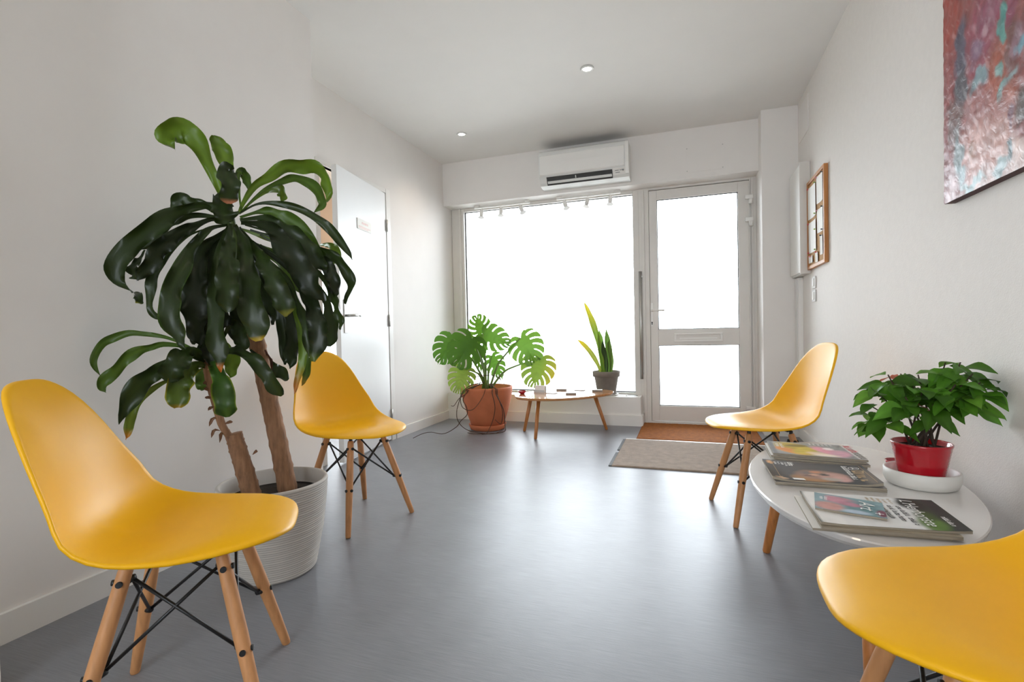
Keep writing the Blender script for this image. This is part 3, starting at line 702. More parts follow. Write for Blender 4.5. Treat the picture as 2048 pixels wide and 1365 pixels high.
tube('round_button', [(W2-.050,-.192,.062),(W2-.050,-.199,.065)], .009, M_GREYP, cp_, 16)

# ------------------------------------------------------------------ spotlight rails
def rail(x0, x1, heads, label):
    r = thing('spotlight_rail', label, 'spotlights', ((x0+x1)/2,4.93,2.256), 0, 'spotlight rails above the shop window'); c = (x0+x1)/2
    boxes('rail_bar', [((x0-c,-.010,-.030),(x1-c,.010,-.018))], M_TRIM, r, .003)
    for x in (x0+.03,x1-.03):
        lathe('ceiling_rose', [(.001,0),(.030,0),(.030,-.012),(.020,-.022),(.001,-.024)], M_TRIM, r, 20, (x-c,0))
    for hx, tilt in heads:
        b = Vector((hx-c,0,-.030)); d = Vector((math.sin(tilt),-.25,-math.cos(tilt))).normalized()
        h = tube('spot_head', [b+Vector((0,0,-.022)), b+Vector((0,0,-.022))+d*.012, b+Vector((0,0,-.022))+d*.052, b+Vector((0,0,-.022))+d*.060, b+Vector((0,0,-.022))+d*.082], [.016,.021,.021,.014,.034], M_TRIM, r, 16)
        tube('spot_stem', [b+Vector((0,0,.004)), b+Vector((0,0,-.026))], .005, M_TRIM, h, 8)
rail(-2.12,-1.50,((-2.035,.0),(-1.815,.0),(-1.605,.45)),'white ceiling rail with three small spotlights over the left half of the window')
rail(-1.22,-.585,((-1.14,.35),(-.905,-.18),(-.685,.0)),'white ceiling rail with three small spotlights next to the entrance door')

# ------------------------------------------------------------------ right wall fittings
cb = thing('notice_board', 'cork notice board in wooden frame pinned with papers on the right wall', 'notice board', (XR,3.975,1.64))
y0, y1, z0, z1 = -.245, .245, -.318, .318
box('cork_panel', (-.016,y0+.02,z0+.02), (-.001,y1-.02,z1-.02), M_CORK, cb)
for lo, hi in (((-.026,y0,z0),(-.001,y0+.022,z1)), ((-.026,y1-.022,z0),(-.001,y1,z1)), ((-.026,y0+.022,z0),(-.001,y1-.022,z0+.022)), ((-.026,y0+.022,z1-.022),(-.001,y1-.022,z1))):
    box('frame_rail', lo, hi, M_FRAMEW, cb, .002)
def sheet(ya, yb, za, zb, tilt=0., curl=.006):
    vs = []; fs = []; n = 8
    for i in range(n+1):
        s = i/n; y = ya+(yb-ya)*s; x = -.0175-curl*(2*s-1)**2
        vs += [(x,y,za+tilt*s), (x-.001,y,zb+tilt*s)]
    fs = [(2*i,2*i+1,2*i+3,2*i+2) for i in range(n)]
    return mesh('pinned_sheet', vs, fs, M_SHEET, cb, True)
for a in ((-.01,.215,.04,.268),(-.01,.20,-.205,.015),(-.20,-.04,.10,.285),(-.20,-.05,-.10,.06),(.09,.205,-.275,-.225),(-.19,-.12,-.255,-.125),(-.06,.01,-.29,-.22)): sheet(*a)
M_PINS = [mat('red_pin', '#c8323a', .4, .02), mat('green_pin', '#8fb03a', .4, .02), mat('dark_pin', '#333436', .4, .02), mat('pink_pin', '#d98a9a', .4, .02)]
for k, (y, z) in enumerate(((.20,.262),(0,.262),(-.19,.28),(-.05,.28),(.19,.008),(0,.05),(-.19,.055),(-.06,.055),(.19,-.20),(0,-.20),(-.155,-.13),(.15,-.23),(-.025,-.222),(.0,-.06),(-.19,-.095))):
    tube('push_pin', [(-.018,y,z),(-.024,y,z),(-.028,y,z),(-.034,y,z)], [.002,.002,.005,.0045], M_PINS[k%4], cb, 8)
for zc, lb in ((1.222,'upper white light switch under the notice board'),(1.125,'lower white light switch under the notice board')):
    s = thing('light_switch', lb, 'light switch', (XR,4.11,zc), 0, 'light switches below the notice board')
    box('plate', (-.010,-.042,-.042), (0,.042,.042), M_PLAST, s, .003); box('rocker', (-.016,-.022,-.028), (-.010,.022,.028), M_TRIM, s, .002)
fb = thing('fuse_cabinet', 'white fuse cabinet on the right wall beside the notice board', 'cabinet', (XR,4.42,1.71))
box('body', (-.055,-.20,-.41), (0,.20,.41), M_PLAST, fb, .003); box('door', (-.068,-.185,-.40), (-.055,.19,.40), M_TRIM, fb, .003)
box('edge_profile', (-.072,-.204,-.412), (-.002,-.188,.412), M_ALU, fb, .002)
tr = thing('cable_trunking', 'white vertical cable trunking under the fuse cabinet', 'trunking', (XR,4.56,0))
box('duct', (-.035,-.068,.086), (0,.068,1.295), M_TRIM, tr, .003); box('cover_strip', (-.040,-.045,.09), (-.035,.04,1.29), M_PLAST, tr, .002)
hp = thing('access_panel', 'flush white access panel on the lintel beside the air conditioner', 'panel', (.17,4.80,2.42), 0, 'flush access panels')
box('panel', (-.158,-.004,-.112), (.158,0,.112), M_WALL, hp, .001)
for x in (-.148,.148):
    for z in (-.10,.10): tube('screw', [(x,-.0045,z),(x,-.0055,z)], .005, M_STEEL, hp, 8)
hp = thing('access_panel', 'flush white access panel high on the right wall above the fuse cabinet', 'panel', (XR,4.42,2.50), 0, 'flush access panels')
box('panel', (-.005,-.165,-.133), (0,.165,.133), M_WALL, hp, .001)

# ------------------------------------------------------------------ painting
pa = thing('abstract_painting', 'abstract red and pink painting high on the wallpaper wall, cut by the frame', 'painting', (XR,1.65,1.78))
PY0, PY1, PZ0, PZ1 = -.47, .473, -.457, .60
box('canvas', (-.030,PY0,PZ0), (-.001,PY1,PZ1), M_TAUPE, pa)
S = lambda u, v: (u, v)
def pyz(u, v):
    p = atx(1850+u*.3075, v*.3075, XR-.032); return p.y-1.65, p.z-1.78
strokes = []
for u, v, ru, rv, a, c, h in (
  (170,150,60,360,0,'#9a4034',1.3),(165,560,50,260,0,'#8d4240',1.2),(200,800,60,160,0,'#6d4a44',1.2),(230,330,40,230,0,'#514a5c',1.3),(240,560,40,120,0,'#4f4a52',1.2),
  (370,240,120,300,0,'#8e4152',1.2),(330,330,50,90,0,'#84627a',1.),(420,80,90,110,0,'#8c4a60',1.1),(470,470,80,220,.1,'#a0503a',1.2),(560,330,50,260,0,'#70423c',1.2),(600,260,40,100,0,'#8d6a74',1.1),(560,60,50,90,0,'#8a4058',1.2),
  (505,110,26,90,.1,'#4f8f88',1.6),(495,250,18,70,.15,'#5f9a92',1.6),(478,462,16,40,.3,'#76a09a',1.6),(490,580,14,70,.35,'#6f9a98',1.5),(345,530,60,60,0,'#7c9299',1.3),(540,510,60,22,-.3,'#82979a',1.2),(630,300,24,50,0,'#6f94a4',1.3),
  (560,590,50,80,0,'#a86250',1.),(620,670,40,110,0,'#5a4a44',1.1),(330,740,110,140,0,'#a36a68',1.1),(480,760,110,140,0,'#a0665f',1.),(330,980,130,220,0,'#c79a92',1.),(480,940,120,180,0,'#bf938a',1.),(590,1000,80,160,0,'#d0b4ac',1.),(430,1180,240,110,0,'#cfb6b2',1.),
  (215,1000,22,170,0,'#7d8a8c',1.2),(230,1150,30,80,0,'#93aab0',1.3),(310,1200,90,22,0,'#a3b8bc',1.3),(545,960,12,80,.1,'#6b7c82',1.4),(490,1090,50,30,-.5,'#a8bcc0',1.2),(300,960,26,60,0,'#a77a66',1.2),(175,1230,40,130,0,'#c3a5a8',1.),(560,740,16,60,0,'#7b5a66',1.2),(400,160,16,40,0,'#b08a94',1.3)):
    cy_, cz_ = pyz(u,v); p2 = pyz(u+ru,v); p3 = pyz(u,v+rv)
    strokes.append((cy_, cz_, abs(p2[0]-cy_)+.004, abs(p3[1]-cz_)+.004, a, L_(c), h))
vs = []; cs = []; nx, ny = 150, 170
for j in range(ny+1):
    for i in range(nx+1):
        y = PY0+(PY1-PY0)*i/nx; z = PZ0+(PZ1-PZ0)*j/ny
        wy = y+.030*(vnoise(y*22,z*22,1)-.5)+.014*(vnoise(y*70,z*60,2)-.5); wz = z+.034*(vnoise(y*20,z*20,3)-.5)+.016*(vnoise(y*60,z*70,4)-.5)
        c = paint_at(wy, wz, L_('#8b4a48'), strokes); f = .80+.40*vnoise(y*55+z*20,z*40,5)
        g = vnoise(y*90-z*60,z*26,6); s_ = max(0,g-.72)*1.1
        cs.append([min(1,x*f+s_*.5) for x in c]); vs.append((-.0305-.003*vnoise(y*60,z*60,7),y,z))
fs = [(j*(nx+1)+i, (j+1)*(nx+1)+i, (j+1)*(nx+1)+i+1, j*(nx+1)+i+1) for j in range(ny) for i in range(nx)]
pf = mesh('painted_surface', vs, fs, attr_mat('oil_paint', .42, bump=.35), pa, True); set_paint(pf.data, cs)
# ------------------------------------------------------------------ leaf tools
M_LEAFP = attr_mat('dracaena_leaf', .36, transl=.14, spec=.32)
M_MONL = attr_mat('monstera_leaf', .38, transl=.20, spec=.35)
M_POIN = attr_mat('poinsettia_leaf', .42, transl=.30, spec=.35)
M_SNAKE = attr_mat('snake_plant_leaf', .45, transl=.14, spec=.3)
POINTED = [(0,.16),(.12,.22),(.3,.55),(.5,.90),(.65,1.),(.8,.88),(.92,.5),(1,.03)]
BLUNT = [(0,.16),(.12,.22),(.3,.48),(.55,.86),(.75,1.),(.88,.92),(.96,.62),(1,.22)]
def strap_leaf(name, pts, W, m, parent, origin, colr, tip=None, edge=None, n=38, prof=POINTED, twist=0., wob=.5, wave=.5, fold=.22, side=None, seed=0, tipstart=.8, twend=None):
    """a long leaf: midrib through 3-D points, half width W metres, wavy margin, shallow fold"""
    rnd = random.Random(seed); P = spline(pts, n+1); vs = []; cs = []; cols_ = (-1,-.84,-.42,0,.42,.84,1); nc = len(cols_)
    ph = rnd.uniform(0,6.28); ph2 = rnd.uniform(0,6.28); fr_ = rnd.uniform(2.6,4.2)
    base = L_(colr); tipc = L_(tip) if tip else None; edgec = L_(edge) if edge else None
    for i, p in enumerate(P):
        t = i/n; T = (P[min(i+1,n)]-P[max(i-1,0)]).normalized()
        vd = (p-CAM).normalized() if side is None else side
        Lt = T.cross(vd)
        if Lt.length < 1e-4: Lt = T.cross(Vector((0,0,1)))
        Lt.normalize()
        a = twist + ((twend if twend is not None else twist)-twist)*t + wob*math.sin(t*4.5+ph)*t
        Lt = Matrix.Rotation(a,3,T) @ Lt; Nn = Lt.cross(T)
        w = W*lerp_tab(prof, t)*(1+.09*math.sin(t*fr_*6.28*.9+ph2))
        for c in cols_:
            wv = wave*W*abs(c)**5*math.sin(t*fr_*6.28 + ph + (1.3 if c > 0 else 0))*min(1,t*3)
            q = p + Lt*(c*w) - Nn*(fold*w*abs(c)**1.4) + Nn*wv; vs.append(q-origin)
            k = list(base); f = .88+.24*vnoise(t*9+seed,c*2+seed*3)
            k = [x*f for x in k]
            if abs(c) < .1: k = [x*1.25 for x in k]
            if edgec and abs(c) > .9: k = [x+(y-x)*.75*min(1,t*1.6) for x,y in zip(k,edgec)]
            if tipc and t > tipstart:
                s = min(1,(t-tipstart)/(1-tipstart)*1.4); k = [x+(y-x)*s for x,y in zip(k,tipc)]
            cs.append(k)
    fs = [(i*nc+j,i*nc+j+1,(i+1)*nc+j+1,(i+1)*nc+j) for i in range(n) for j in range(nc-1)]
    o = mesh(name, vs, fs, m, parent, True); set_paint(o.data, cs); return o

# ------------------------------------------------------------------ big dracaena
DP = Vector((-1.545,1.535,0))
dc = thing('potted_dracaena', 'tall dracaena with drooping dark leaves in a ribbed grey pot', 'potted plant', DP)
prof = [(.001,.0),(.140,.0),(.146,.004)]
for k in range(40):
    z = .006+k*.00855; R0 = lerp_tab([(0,.147),(.15,.178),(.28,.194),(.35,.199)], z)
    w_ = .0005*math.sin(k*2.3); prof += [(R0-.0022,z),(R0+.0016+w_,z+.0026),(R0+.0016+w_,z+.0060)]
prof += [(.199,.351),(.190,.353),(.184,.348),(.182,.300),(.180,.290)]
lathe('pot', prof, M_RIBPOT, dc, 64); lathe('soil', [(.001,.293),(.10,.296),(.181,.292)], M_SOIL, dc, 40)
def dpt(u, v, d=0.): return facing(u, v, DP, d)
def trunk(name, pts, r0, r1, rings, seed):
    rnd = random.Random(seed); P = spline(pts, rings); bm = bmesh.new()
    rad = [ (r0+(r1-r0)*i/(rings-1))*(1+.07*((i%5)==0)+rnd.uniform(-.03,.03)) for i in range(rings)]
    add_tube(bm, [p-DP for p in P], rad, 16); return bm_obj(name, bm, M_TRUNK, dc, True)
tr1 = trunk('trunk', [atz(582,1010,.28)*1.0 if False else dpt(581,1010,0), dpt(566,930,0), dpt(545,830,0), dpt(527,750,0), dpt(513,680,0), dpt(492,590,0), dpt(478,530,0)], .036, .025, 64, 1)
tube('crown_stem', [p-DP for p in spline([dpt(479,540,0), dpt(470,490,0), dpt(462,440,0), dpt(456,400,0)], 12)], [.022-.012*i/11 for i in range(12)], mat('crown_sheath_green', '#3a4a18', .5, .2, 20), dc, 12)
tr2 = trunk('cut_stump', [dpt(508,1010,.03), dpt(495,960,.03), dpt(478,905,.03), dpt(467,868,.03)], .034, .029, 36, 2)
tr3 = trunk('side_stem', [dpt(474,890,.03), dpt(458,872,.045), dpt(444,850,.05), dpt(432,810,.05), dpt(420,765,.05), dpt(414,730,.05), dpt(412,700,.05)], .012, .015, 44, 3)
for k, (u, v, du, dv) in enumerate(((440,838,-22,16),(446,850,20,-6),(440,862,-18,14),(447,868,-8,18),(428,800,-18,-4),(424,785,-16,-8),(420,772,-14,-6),(432,818,-16,4),(505,910,10,-8))):
    a = dpt(u,v,.055); b = dpt(u+du*.6,v+dv*.2-4,.062); c = dpt(u+du,v+dv,.058)
    strap_leaf('dry_leaf_scar', [a,b,c], .006, M_LEAFP, dc, DP, '#6d4a33', n=5, fold=.4, seed=k)
G1, G2, G3, G4 = '#40591a', '#22300f', '#18220c', '#557019'  # lightest green paints the backlit glow of the upper leaves into their colour
HY = '#7f8f1c'
leaves = [  # midrib pixels, offset of the tip towards the viewer, half width in px, colour, options
 ([(452,425),(440,383),(414,324),(391,282),(367,259),(341,265),(333,282),(350,299)],.05,23,G4,{}),
 ([(466,390),(459,343),(450,317),(438,291),(428,271)],-.03,17,G4,{}),
 ([(468,405),(460,352),(456,343),(457,372),(460,408)],.17,20,G2,{'tip':'#a86a4a','tipstart':.93,'prof':BLUNT}),
 ([(465,415),(446,398),(446,425),(452,448)],.15,23,G2,{'prof':BLUNT}),
 ([(482,420),(476,360),(483,344),(495,362),(497,382)],-.12,9,G1,{}),
 ([(478,425),(488,404),(510,371),(541,352),(571,333),(599,329),(628,335),(651,353),(658,378),(652,403)],-.05,17,G4,{'twend':.5}),
 ([(482,425),(524,383),(562,364),(590,357),(618,367),(639,390),(644,410),(628,425)],-.10,11,G1,{}),
 ([(490,415),(529,384),(557,378),(564,392),(562,403)],-.16,10,G4,{}),
 ([(478,428),(510,410),(541,406),(581,413),(618,428),(646,446),(670,470),(693,500),(704,520)],.10,10,G2,{}),
 ([(480,435),(517,424),(541,424),(567,434),(600,455),(634,498),(656,521)],.04,15,G1,{}),
 ([(480,440),(529,437),(566,458),(604,486),(634,521),(657,545)],.12,20,G2,{}),
 ([(482,446),(522,449),(552,467),(571,493),(600,535),(622,572),(649,604)],.20,27,G3,{}),
 ([(490,450),(560,470),(620,490),(657,507),(680,524),(697,550),(702,577),(689,608)],.06,12,G2,{'twend':.9}),
 ([(500,460),(590,490),(645,520),(662,550),(668,575),(668,596)],.14,15,G3,{}),
 ([(520,470),(620,530),(660,580),(672,610),(681,640),(682,660)],.18,11,G2,{'twend':1.0}),
 ([(520,490),(610,550),(650,600),(660,640),(664,665),(659,694)],.10,14,G2,{'prof':BLUNT}),
 ([(500,480),(580,540),(614,590),(630,634),(637,674),(629,724)],.20,20,G3,{'prof':BLUNT,'tip':'#4a5a1a','tipstart':.93}),
 ([(490,480),(560,540),(596,600),(609,642),(614,680),(618,716)],.16,10,G2,{'twist':.7}),
 ([(490,490),(560,560),(596,640),(606,700),(599,749),(588,789)],.14,9,'#56701c',{'tip':'#b0702c','tipstart':.72}),
 ([(495,490),(580,580),(612,660),(616,717),(612,751),(603,772)],.10,8,G1,{'tip':'#8a7420','tipstart':.8}),
 ([(490,480),(540,530),(575,590),(585,650),(583,704),(579,738)],.10,18,G3,{}),
 ([(485,490),(530,560),(560,620),(570,680),(568,730)],.02,14,G3,{}),
 ([(478,455),(500,485),(525,520),(545,555),(563,595),(572,634)],.26,24,G2,{'tip':'#8a8a3a','tipstart':.92,'prof':BLUNT}),
 ([(470,450),(486,485),(495,555),(508,629),(520,682)],.27,30,G2,{'tip':'#b5992c','tipstart':.95,'prof':BLUNT}),
 ([(462,445),(458,478),(456,520),(454,570),(456,625)],.30,24,G2,{'prof':BLUNT}),
 ([(458,450),(438,500),(432,580),(433,660),(438,705),(443,745)],.22,20,G2,{'tip':'#c07028','tipstart':.9}),
 ([(455,450),(420,458),(391,485),(364,535),(342,585),(342,634),(357,673),(371,699)],.24,21,G2,{'edge':'#3f5a1c'}),
 ([(455,460),(405,500),(390,570),(390,640),(400,694)],.14,25,G3,{}),
 ([(458,460),(428,500),(420,600),(424,690),(420,740)],.08,24,G3,{'tip':'#a5641c','tipstart':.95}),
 ([(455,470),(470,560),(480,640),(470,690)],.05,20,G3,{}),
 ([(450,470),(400,520),(402,600),(410,660)],-.02,24,G3,{}),
 ([(478,470),(520,530),(540,600),(548,650)],-.02,22,G3,{}),
 ([(452,432),(428,424),(410,412),(381,415),(358,424),(330,437),(297,460),(262,490),(240,517),(233,545),(238,566),(268,585)],.10,18,G2,{}),
 ([(452,425),(430,411),(391,408),(363,400),(343,418)],-.06,13,G2,{'prof':BLUNT}),
 ([(452,438),(428,434),(391,430),(363,435),(339,443),(318,462),(300,485),(280,500)],.02,11,G2,{}),
 ([(452,445),(424,439),(391,451),(365,463),(339,480),(318,497),(305,523),(284,547),(274,562)],.14,16,G3,{}),
 ([(452,450),(391,465),(358,485),(339,503),(322,526),(308,551),(301,576),(301,612),(312,632),(322,643)],.10,9,G2,{'wob':.8}),
 ([(290,500),(278,520),(266,535),(270,550),(275,562)],.08,10,G2,{'twist':.5}),
 ([(268,586),(275,588),(277,600),(272,607)],.09,8,G2,{'tip':'#8a8a2a'}),
 ([(470,455),(520,470),(560,480),(590,470),(600,445)],-.20,12,G4,{}),
 ([(470,470),(530,500),(560,520),(590,560),(605,590)],-.16,16,G1,{}),
 ([(640,490),(660,492),(672,510),(668,530)],-.15,13,G4,{}),
 # lower head on the side stem
 ([(414,728),(391,701),(343,679),(310,671),(288,668),(259,667),(229,676),(205,688),(188,716),(188,736),(202,754)],.05,7,G1,{}),
 ([(412,725),(387,699),(332,689),(301,695),(277,703),(250,718),(231,743),(210,760),(204,776),(212,786)],.12,11,G1,{}),
 ([(412,728),(386,703),(340,729),(305,748),(282,767),(254,806),(238,850)],.14,18,G2,{}),
 ([(412,730),(382,705),(352,730),(336,764)],.18,22,G2,{'prof':BLUNT}),
 ([(414,735),(395,731),(373,747),(357,775),(356,816)],.16,22,'#3f5216',{'prof':BLUNT,'edge':'#a89a20','tip':'#9a7a20','tipstart':.96,'wob':.1}),
 ([(416,728),(428,730),(441,762),(450,805),(454,835)],.22,23,'#2c4714',{'prof':BLUNT,'edge':'#7f8f20','wob':.1}),
 ([(414,735),(340,760),(290,790),(266,824),(257,858),(251,880)],.08,8,'#5a6a1c',{'tip':'#c27a1c','tipstart':.8}),
 ([(416,722),(463,703),(502,716),(531,748),(563,793)],.20,15,G2,{'prof':BLUNT}),
 ([(500,700),(534,724),(553,741),(577,760)],-.06,13,G2,{'prof':BLUNT}),
 ([(418,722),(440,692),(456,705),(464,728),(459,756)],-.02,16,G4,{}),
 ([(440,690),(462,648),(476,660),(484,690),(470,705)],.12,14,G2,{}),
 ([(414,735),(404,745),(410,765),(418,776)],-.04,17,G1,{'prof':BLUNT}),
 ([(414,730),(425,650),(440,630),(446,660)],.10,18,G3,{}),
 ([(414,726),(405,680),(395,665),(388,690)],.12,16,G3,{}),
 ([(530,700),(538,720),(536,745),(528,752)],-.05,9,'#4a2a1c',{}),
]
PXM = (DP-CAM).dot(VIEW)/F_PX
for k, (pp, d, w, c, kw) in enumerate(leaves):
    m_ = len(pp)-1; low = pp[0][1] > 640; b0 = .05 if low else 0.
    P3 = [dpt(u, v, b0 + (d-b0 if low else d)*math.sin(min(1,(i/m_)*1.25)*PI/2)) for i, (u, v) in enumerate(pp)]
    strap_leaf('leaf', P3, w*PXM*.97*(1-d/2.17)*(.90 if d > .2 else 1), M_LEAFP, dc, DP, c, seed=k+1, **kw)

# ------------------------------------------------------------------ monstera
MP = Vector((-1.795,4.375,0))
mo = thing('potted_monstera', 'monstera with split leaves and trailing roots in a terracotta pot', 'potted plant', MP)
lathe('saucer', [(.001,0),(.150,0),(.162,.006),(.178,.050),(.172,.053),(.158,.028),(.001,.026)], M_TERRA, mo, 56)
lathe('pot', [(.001,.028),(.140,.028),(.150,.034),(.195,.16),(.232,.30),(.243,.375),(.245,.398),(.238,.402),(.230,.396),(.222,.345)], M_TERRA, mo, 56)
lathe('soil', [(.001,.352),(.12,.356),(.223,.348)], M_SOIL, mo, 40)
def mpt(u, v, d=0.): return facing(u, v, MP, d)
def split_leaf(base, tip, halfw, colr, edge, parent, nslit=6, cup=.12, seed=0, depth=0., yellow=None):
    rnd = random.Random(seed); ax = tip-base; Ln = ax.length; A = ax.normalized()
    vd = ((base+tip)/2-CAM).normalized(); Lt = A.cross(vd).normalized(); Nn = Lt.cross(A)      # towards or away from the viewer
    if Nn.dot(vd) > 0: Nn = -Nn
    NT, NS = 66, 7; vs = []; fs = []; cs = []; basec = L_(colr); ec = L_(edge)
    hearts = [(0,.55),(.10,.86),(.25,1.),(.45,1.),(.65,.88),(.82,.62),(.93,.40),(1,.26)]
    for sd in (-1,1):
        o0 = len(vs); ph = rnd.uniform(-.02,.02)
        for i in range(NT+1):
            t = i/NT; org = A*(Ln*(.02+.80*t**1.1)); th = math.radians(150-138*t**.8)
            R = halfw*lerp_tab(hearts, t)
            if t > .85: R = max(R, Ln*.20)
            fpos = ((t+ph)*(nslit+1)) % 1; notch = 1-.12*(2*abs(fpos-.5))**4
            for j in range(NS+1):
                s = j/NS; bend = .35*s*s*(1 if t < .8 else .3)
                d = A*math.cos(th-bend) + Lt*(sd*math.sin(th-bend))
                p = org + d*(R*s*notch) - Nn*(cup*R*s*s) - Nn*(.12*Ln*t*t)
                vs.append(base+p-MP); f = .85+.3*vnoise(t*16,s*2,seed)
                c = [x*f for x in basec]; c = [x+(y-x)*.5*s for x,y in zip(c,ec)]
                if yellow and sd == yellow[0]:
                    c = [x+(y-x)*min(1,max(0,s-.2)*1.2)*max(0,1-abs(t-.35)*2.2) for x,y in zip(c,L_('#b0a02a'))]
                cs.append(c)
        for i in range(NT):
            t = (i+.5)/NT; fpos = ((t+ph)*(nslit+1)) % 1; sl = abs(fpos-.5)*2
            edgegap = sl > .76 and .12 < t < .90
            hole = sl > .95 and .1 < t < .80
            for j in range(NS):
                s = (j+.5)/NS
                if edgegap and s > .44: continue
                if hole and .10 < s < .20: continue
                a = o0+i*(NS+1)+j; q = (a,a+1,a+NS+2,a+NS+1); fs.append(q if sd > 0 else q[::-1])
    o = mesh('leaf', vs, fs, M_MONL, parent, True); set_paint(o.data, cs); return o
crown = mpt(974,765,.0)
ML = [ # attach px, tip px, half width px, depth, colours
 ((944,676),(912,734),38,.16,'#44701a','#50801e',5),
 ((905,676),(878,728),30,.05,'#4d7a22','#4d8a22',5),
 ((964,668),(953,632),25,-.05,'#54831f','#5c8a22',5),
 ((966,668),(1022,690),28,.02,'#50801e','#5f8e24',5),
 ((1041,676),(1070,722),37,.05,'#5a8a26','#6a962c',6),
 ((1082,716),(1066,775),36,.06,'#6f8f2a','#7f9a34',6),
 ((983,712),(1003,760),22,-.12,'#548622','#629026',5),
 ((928,738),(914,787),28,.10,'#86a03a','#8fae44',6),
 ((950,674),(960,745),21,-.08,'#54831f','#5e8a22',5)]
PXQ = (MP-CAM).dot(VIEW)/F_PX
for k, (a, t, hw, d, c, e, ns) in enumerate(ML):
    A3 = mpt(*a, d); T3 = mpt(*t, d+.10)
    split_leaf(A3, T3, hw*PXQ, c, e, mo, ns, seed=k, yellow=(1,) if k == 5 else None)
    mid = crown.lerp(A3,.5) + Vector((0,0,.03)) + (A3-crown)*.02
    st0 = crown + Vector((random.uniform(-.05,.05),random.uniform(-.04,.04),-.06))
    P = spline([st0, crown.lerp(A3,.3)+Vector((0,0,.02)), mid, A3], 14)
    tube('leaf_stalk', [p-MP for p in P], [.012-.006*i/13 for i in range(14)], M_STEMG, mo, 8)
roots = [
 [(968,765,.06),(940,772,.16),(922,790,.24),(925,815,.25),(945,820,.27),(965,795,.26),(974,770,.12)],
 [(960,768,.05),(935,785,.2),(926,800,.25),(933,815,.26),(934,830,.26),(922,842,.28),(912,855,.30),(888,868,.34),(862,865,.36),(845,868,.36),(826,877,.36)],
 [(965,768,.1),(930,782,.22),(915,815,.26),(915,840,.26),(930,858,.30),(955,866,.30),(985,868,.27),(1005,862,.24)],
 [(980,768,.12),(985,790,.26),(990,815,.25),(986,840,.22),(975,865,.26),(964,881,.28)],
 [(982,768,.12),(995,795,.26),(1007,820,.25),(1010,850,.23),(1008,864,.24),(975,868,.27),(945,868,.30),(935,866,.31)],
 [(984,768,.12),(998,800,.26),(1005,825,.25),(1002,848,.23),(990,840,.23)],
 [(950,772,.1),(930,790,.2),(918,798,.22),(908,812,.2),(902,812,.2)],
 [(930,770,.05),(950,755,.1),(990,752,.1),(1010,770,.08)]]
for k, r in enumerate(roots):
    P = spline([mpt(u,v,d) for u,v,d in r], 40)
    for p in P:
        h = Vector((p.x-MP.x,p.y-MP.y,0)); rr = lerp_tab([(0,.19),(.06,.19),(.16,.205),(.30,.24),(.40,.255)], max(0,p.z)) if p.z < .40 else 0
        if h.length < rr: h = h.normalized()*rr; p.x, p.y = MP.x+h.x, MP.y+h.y
        p.z = max(p.z,.004)
    tube('aerial_root', [p-MP for p in P], [.0042-.0018*i/39 for i in range(40)], M_ROOT, mo, 6)

# ------------------------------------------------------------------ snake plant on the sill
SP = Vector((-.752,4.925,.2722))
sp = thing('potted_snake_plant', 'snake plant with yellowing leaves in a grey clay pot on the sill', 'potted plant', SP)
lathe('saucer', [(.001,0),(.105,0),(.118,.012),(.114,.014),(.100,.006),(.001,.005)], M_WHITECER, sp, 40)
lathe('pot', [(.001,.007),(.082,.007),(.088,.012),(.116,.178),(.118,.180),(.130,.182),(.134,.232),(.128,.236),(.120,.232),(.116,.205)], M_GREYPOT, sp, 48)
lathe('soil', [(.001,.212),(.116,.210)], M_SOIL, sp, 32)
def spt(u, v, d=0.): return facing(u, v, SP, d)
PXS = (SP-CAM).dot(VIEW)/F_PX
for k, (pp, w, c, e, tip, d) in enumerate((
  ([(1206,748),(1203,715),(1197,685),(1186,647),(1176,622),(1168,604)],5.5,'#6f8f2c','#c9b82a','#d8c828',.02),
  ([(1203,748),(1195,728),(1182,706),(1168,690),(1154,679)],4.5,'#8f9a34','#cabb30','#d8c020',.05),
  ([(1208,748),(1206,718),(1202,690),(1198,660)],6,'#5f8a26','#8aa63c',None,.0),
  ([(1213,748),(1212,722),(1207,700),(1205,682)],4.5,'#2c3f1c','#6f8a3a',None,.06),
  ([(1218,748),(1219,716),(1216,690),(1212,658)],6,'#4f7224','#7f9a3c',None,-.02),
  ([(1222,748),(1223,722),(1219,695),(1218,680)],4.5,'#55722c','#7f9a3c',None,.04))):
    strap_leaf('leaf', [spt(u,v,d*i/len(pp)) for i,(u,v) in enumerate(pp)], w*PXS*1.1, M_SNAKE, sp, SP, c, tip=tip, edge=e, n=18, prof=[(0,.55),(.3,.8),(.6,1.),(.85,.7),(1,.04)], wob=.15, wave=.04, fold=.35, seed=40+k, tipstart=.5)
# little things on the sill
for k, (x, lb, w) in enumerate(((-.600,'white paper card lying on the sill beside the snake plant',.055),(-.500,'glassy blue grey card lying on the sill by the entrance door',.045))):
    pc = thing('paper_card', lb, 'card', (x,4.90,.2724), .2*k, 'cards on the window sill')
    box('card', (-w,-.045,0), (w,.045,.003), M_CARD if k == 0 else M_CLEAR, pc); box('clip', (w-.015,-.045,.003), (w,-.02,.006), M_CARDG, pc)

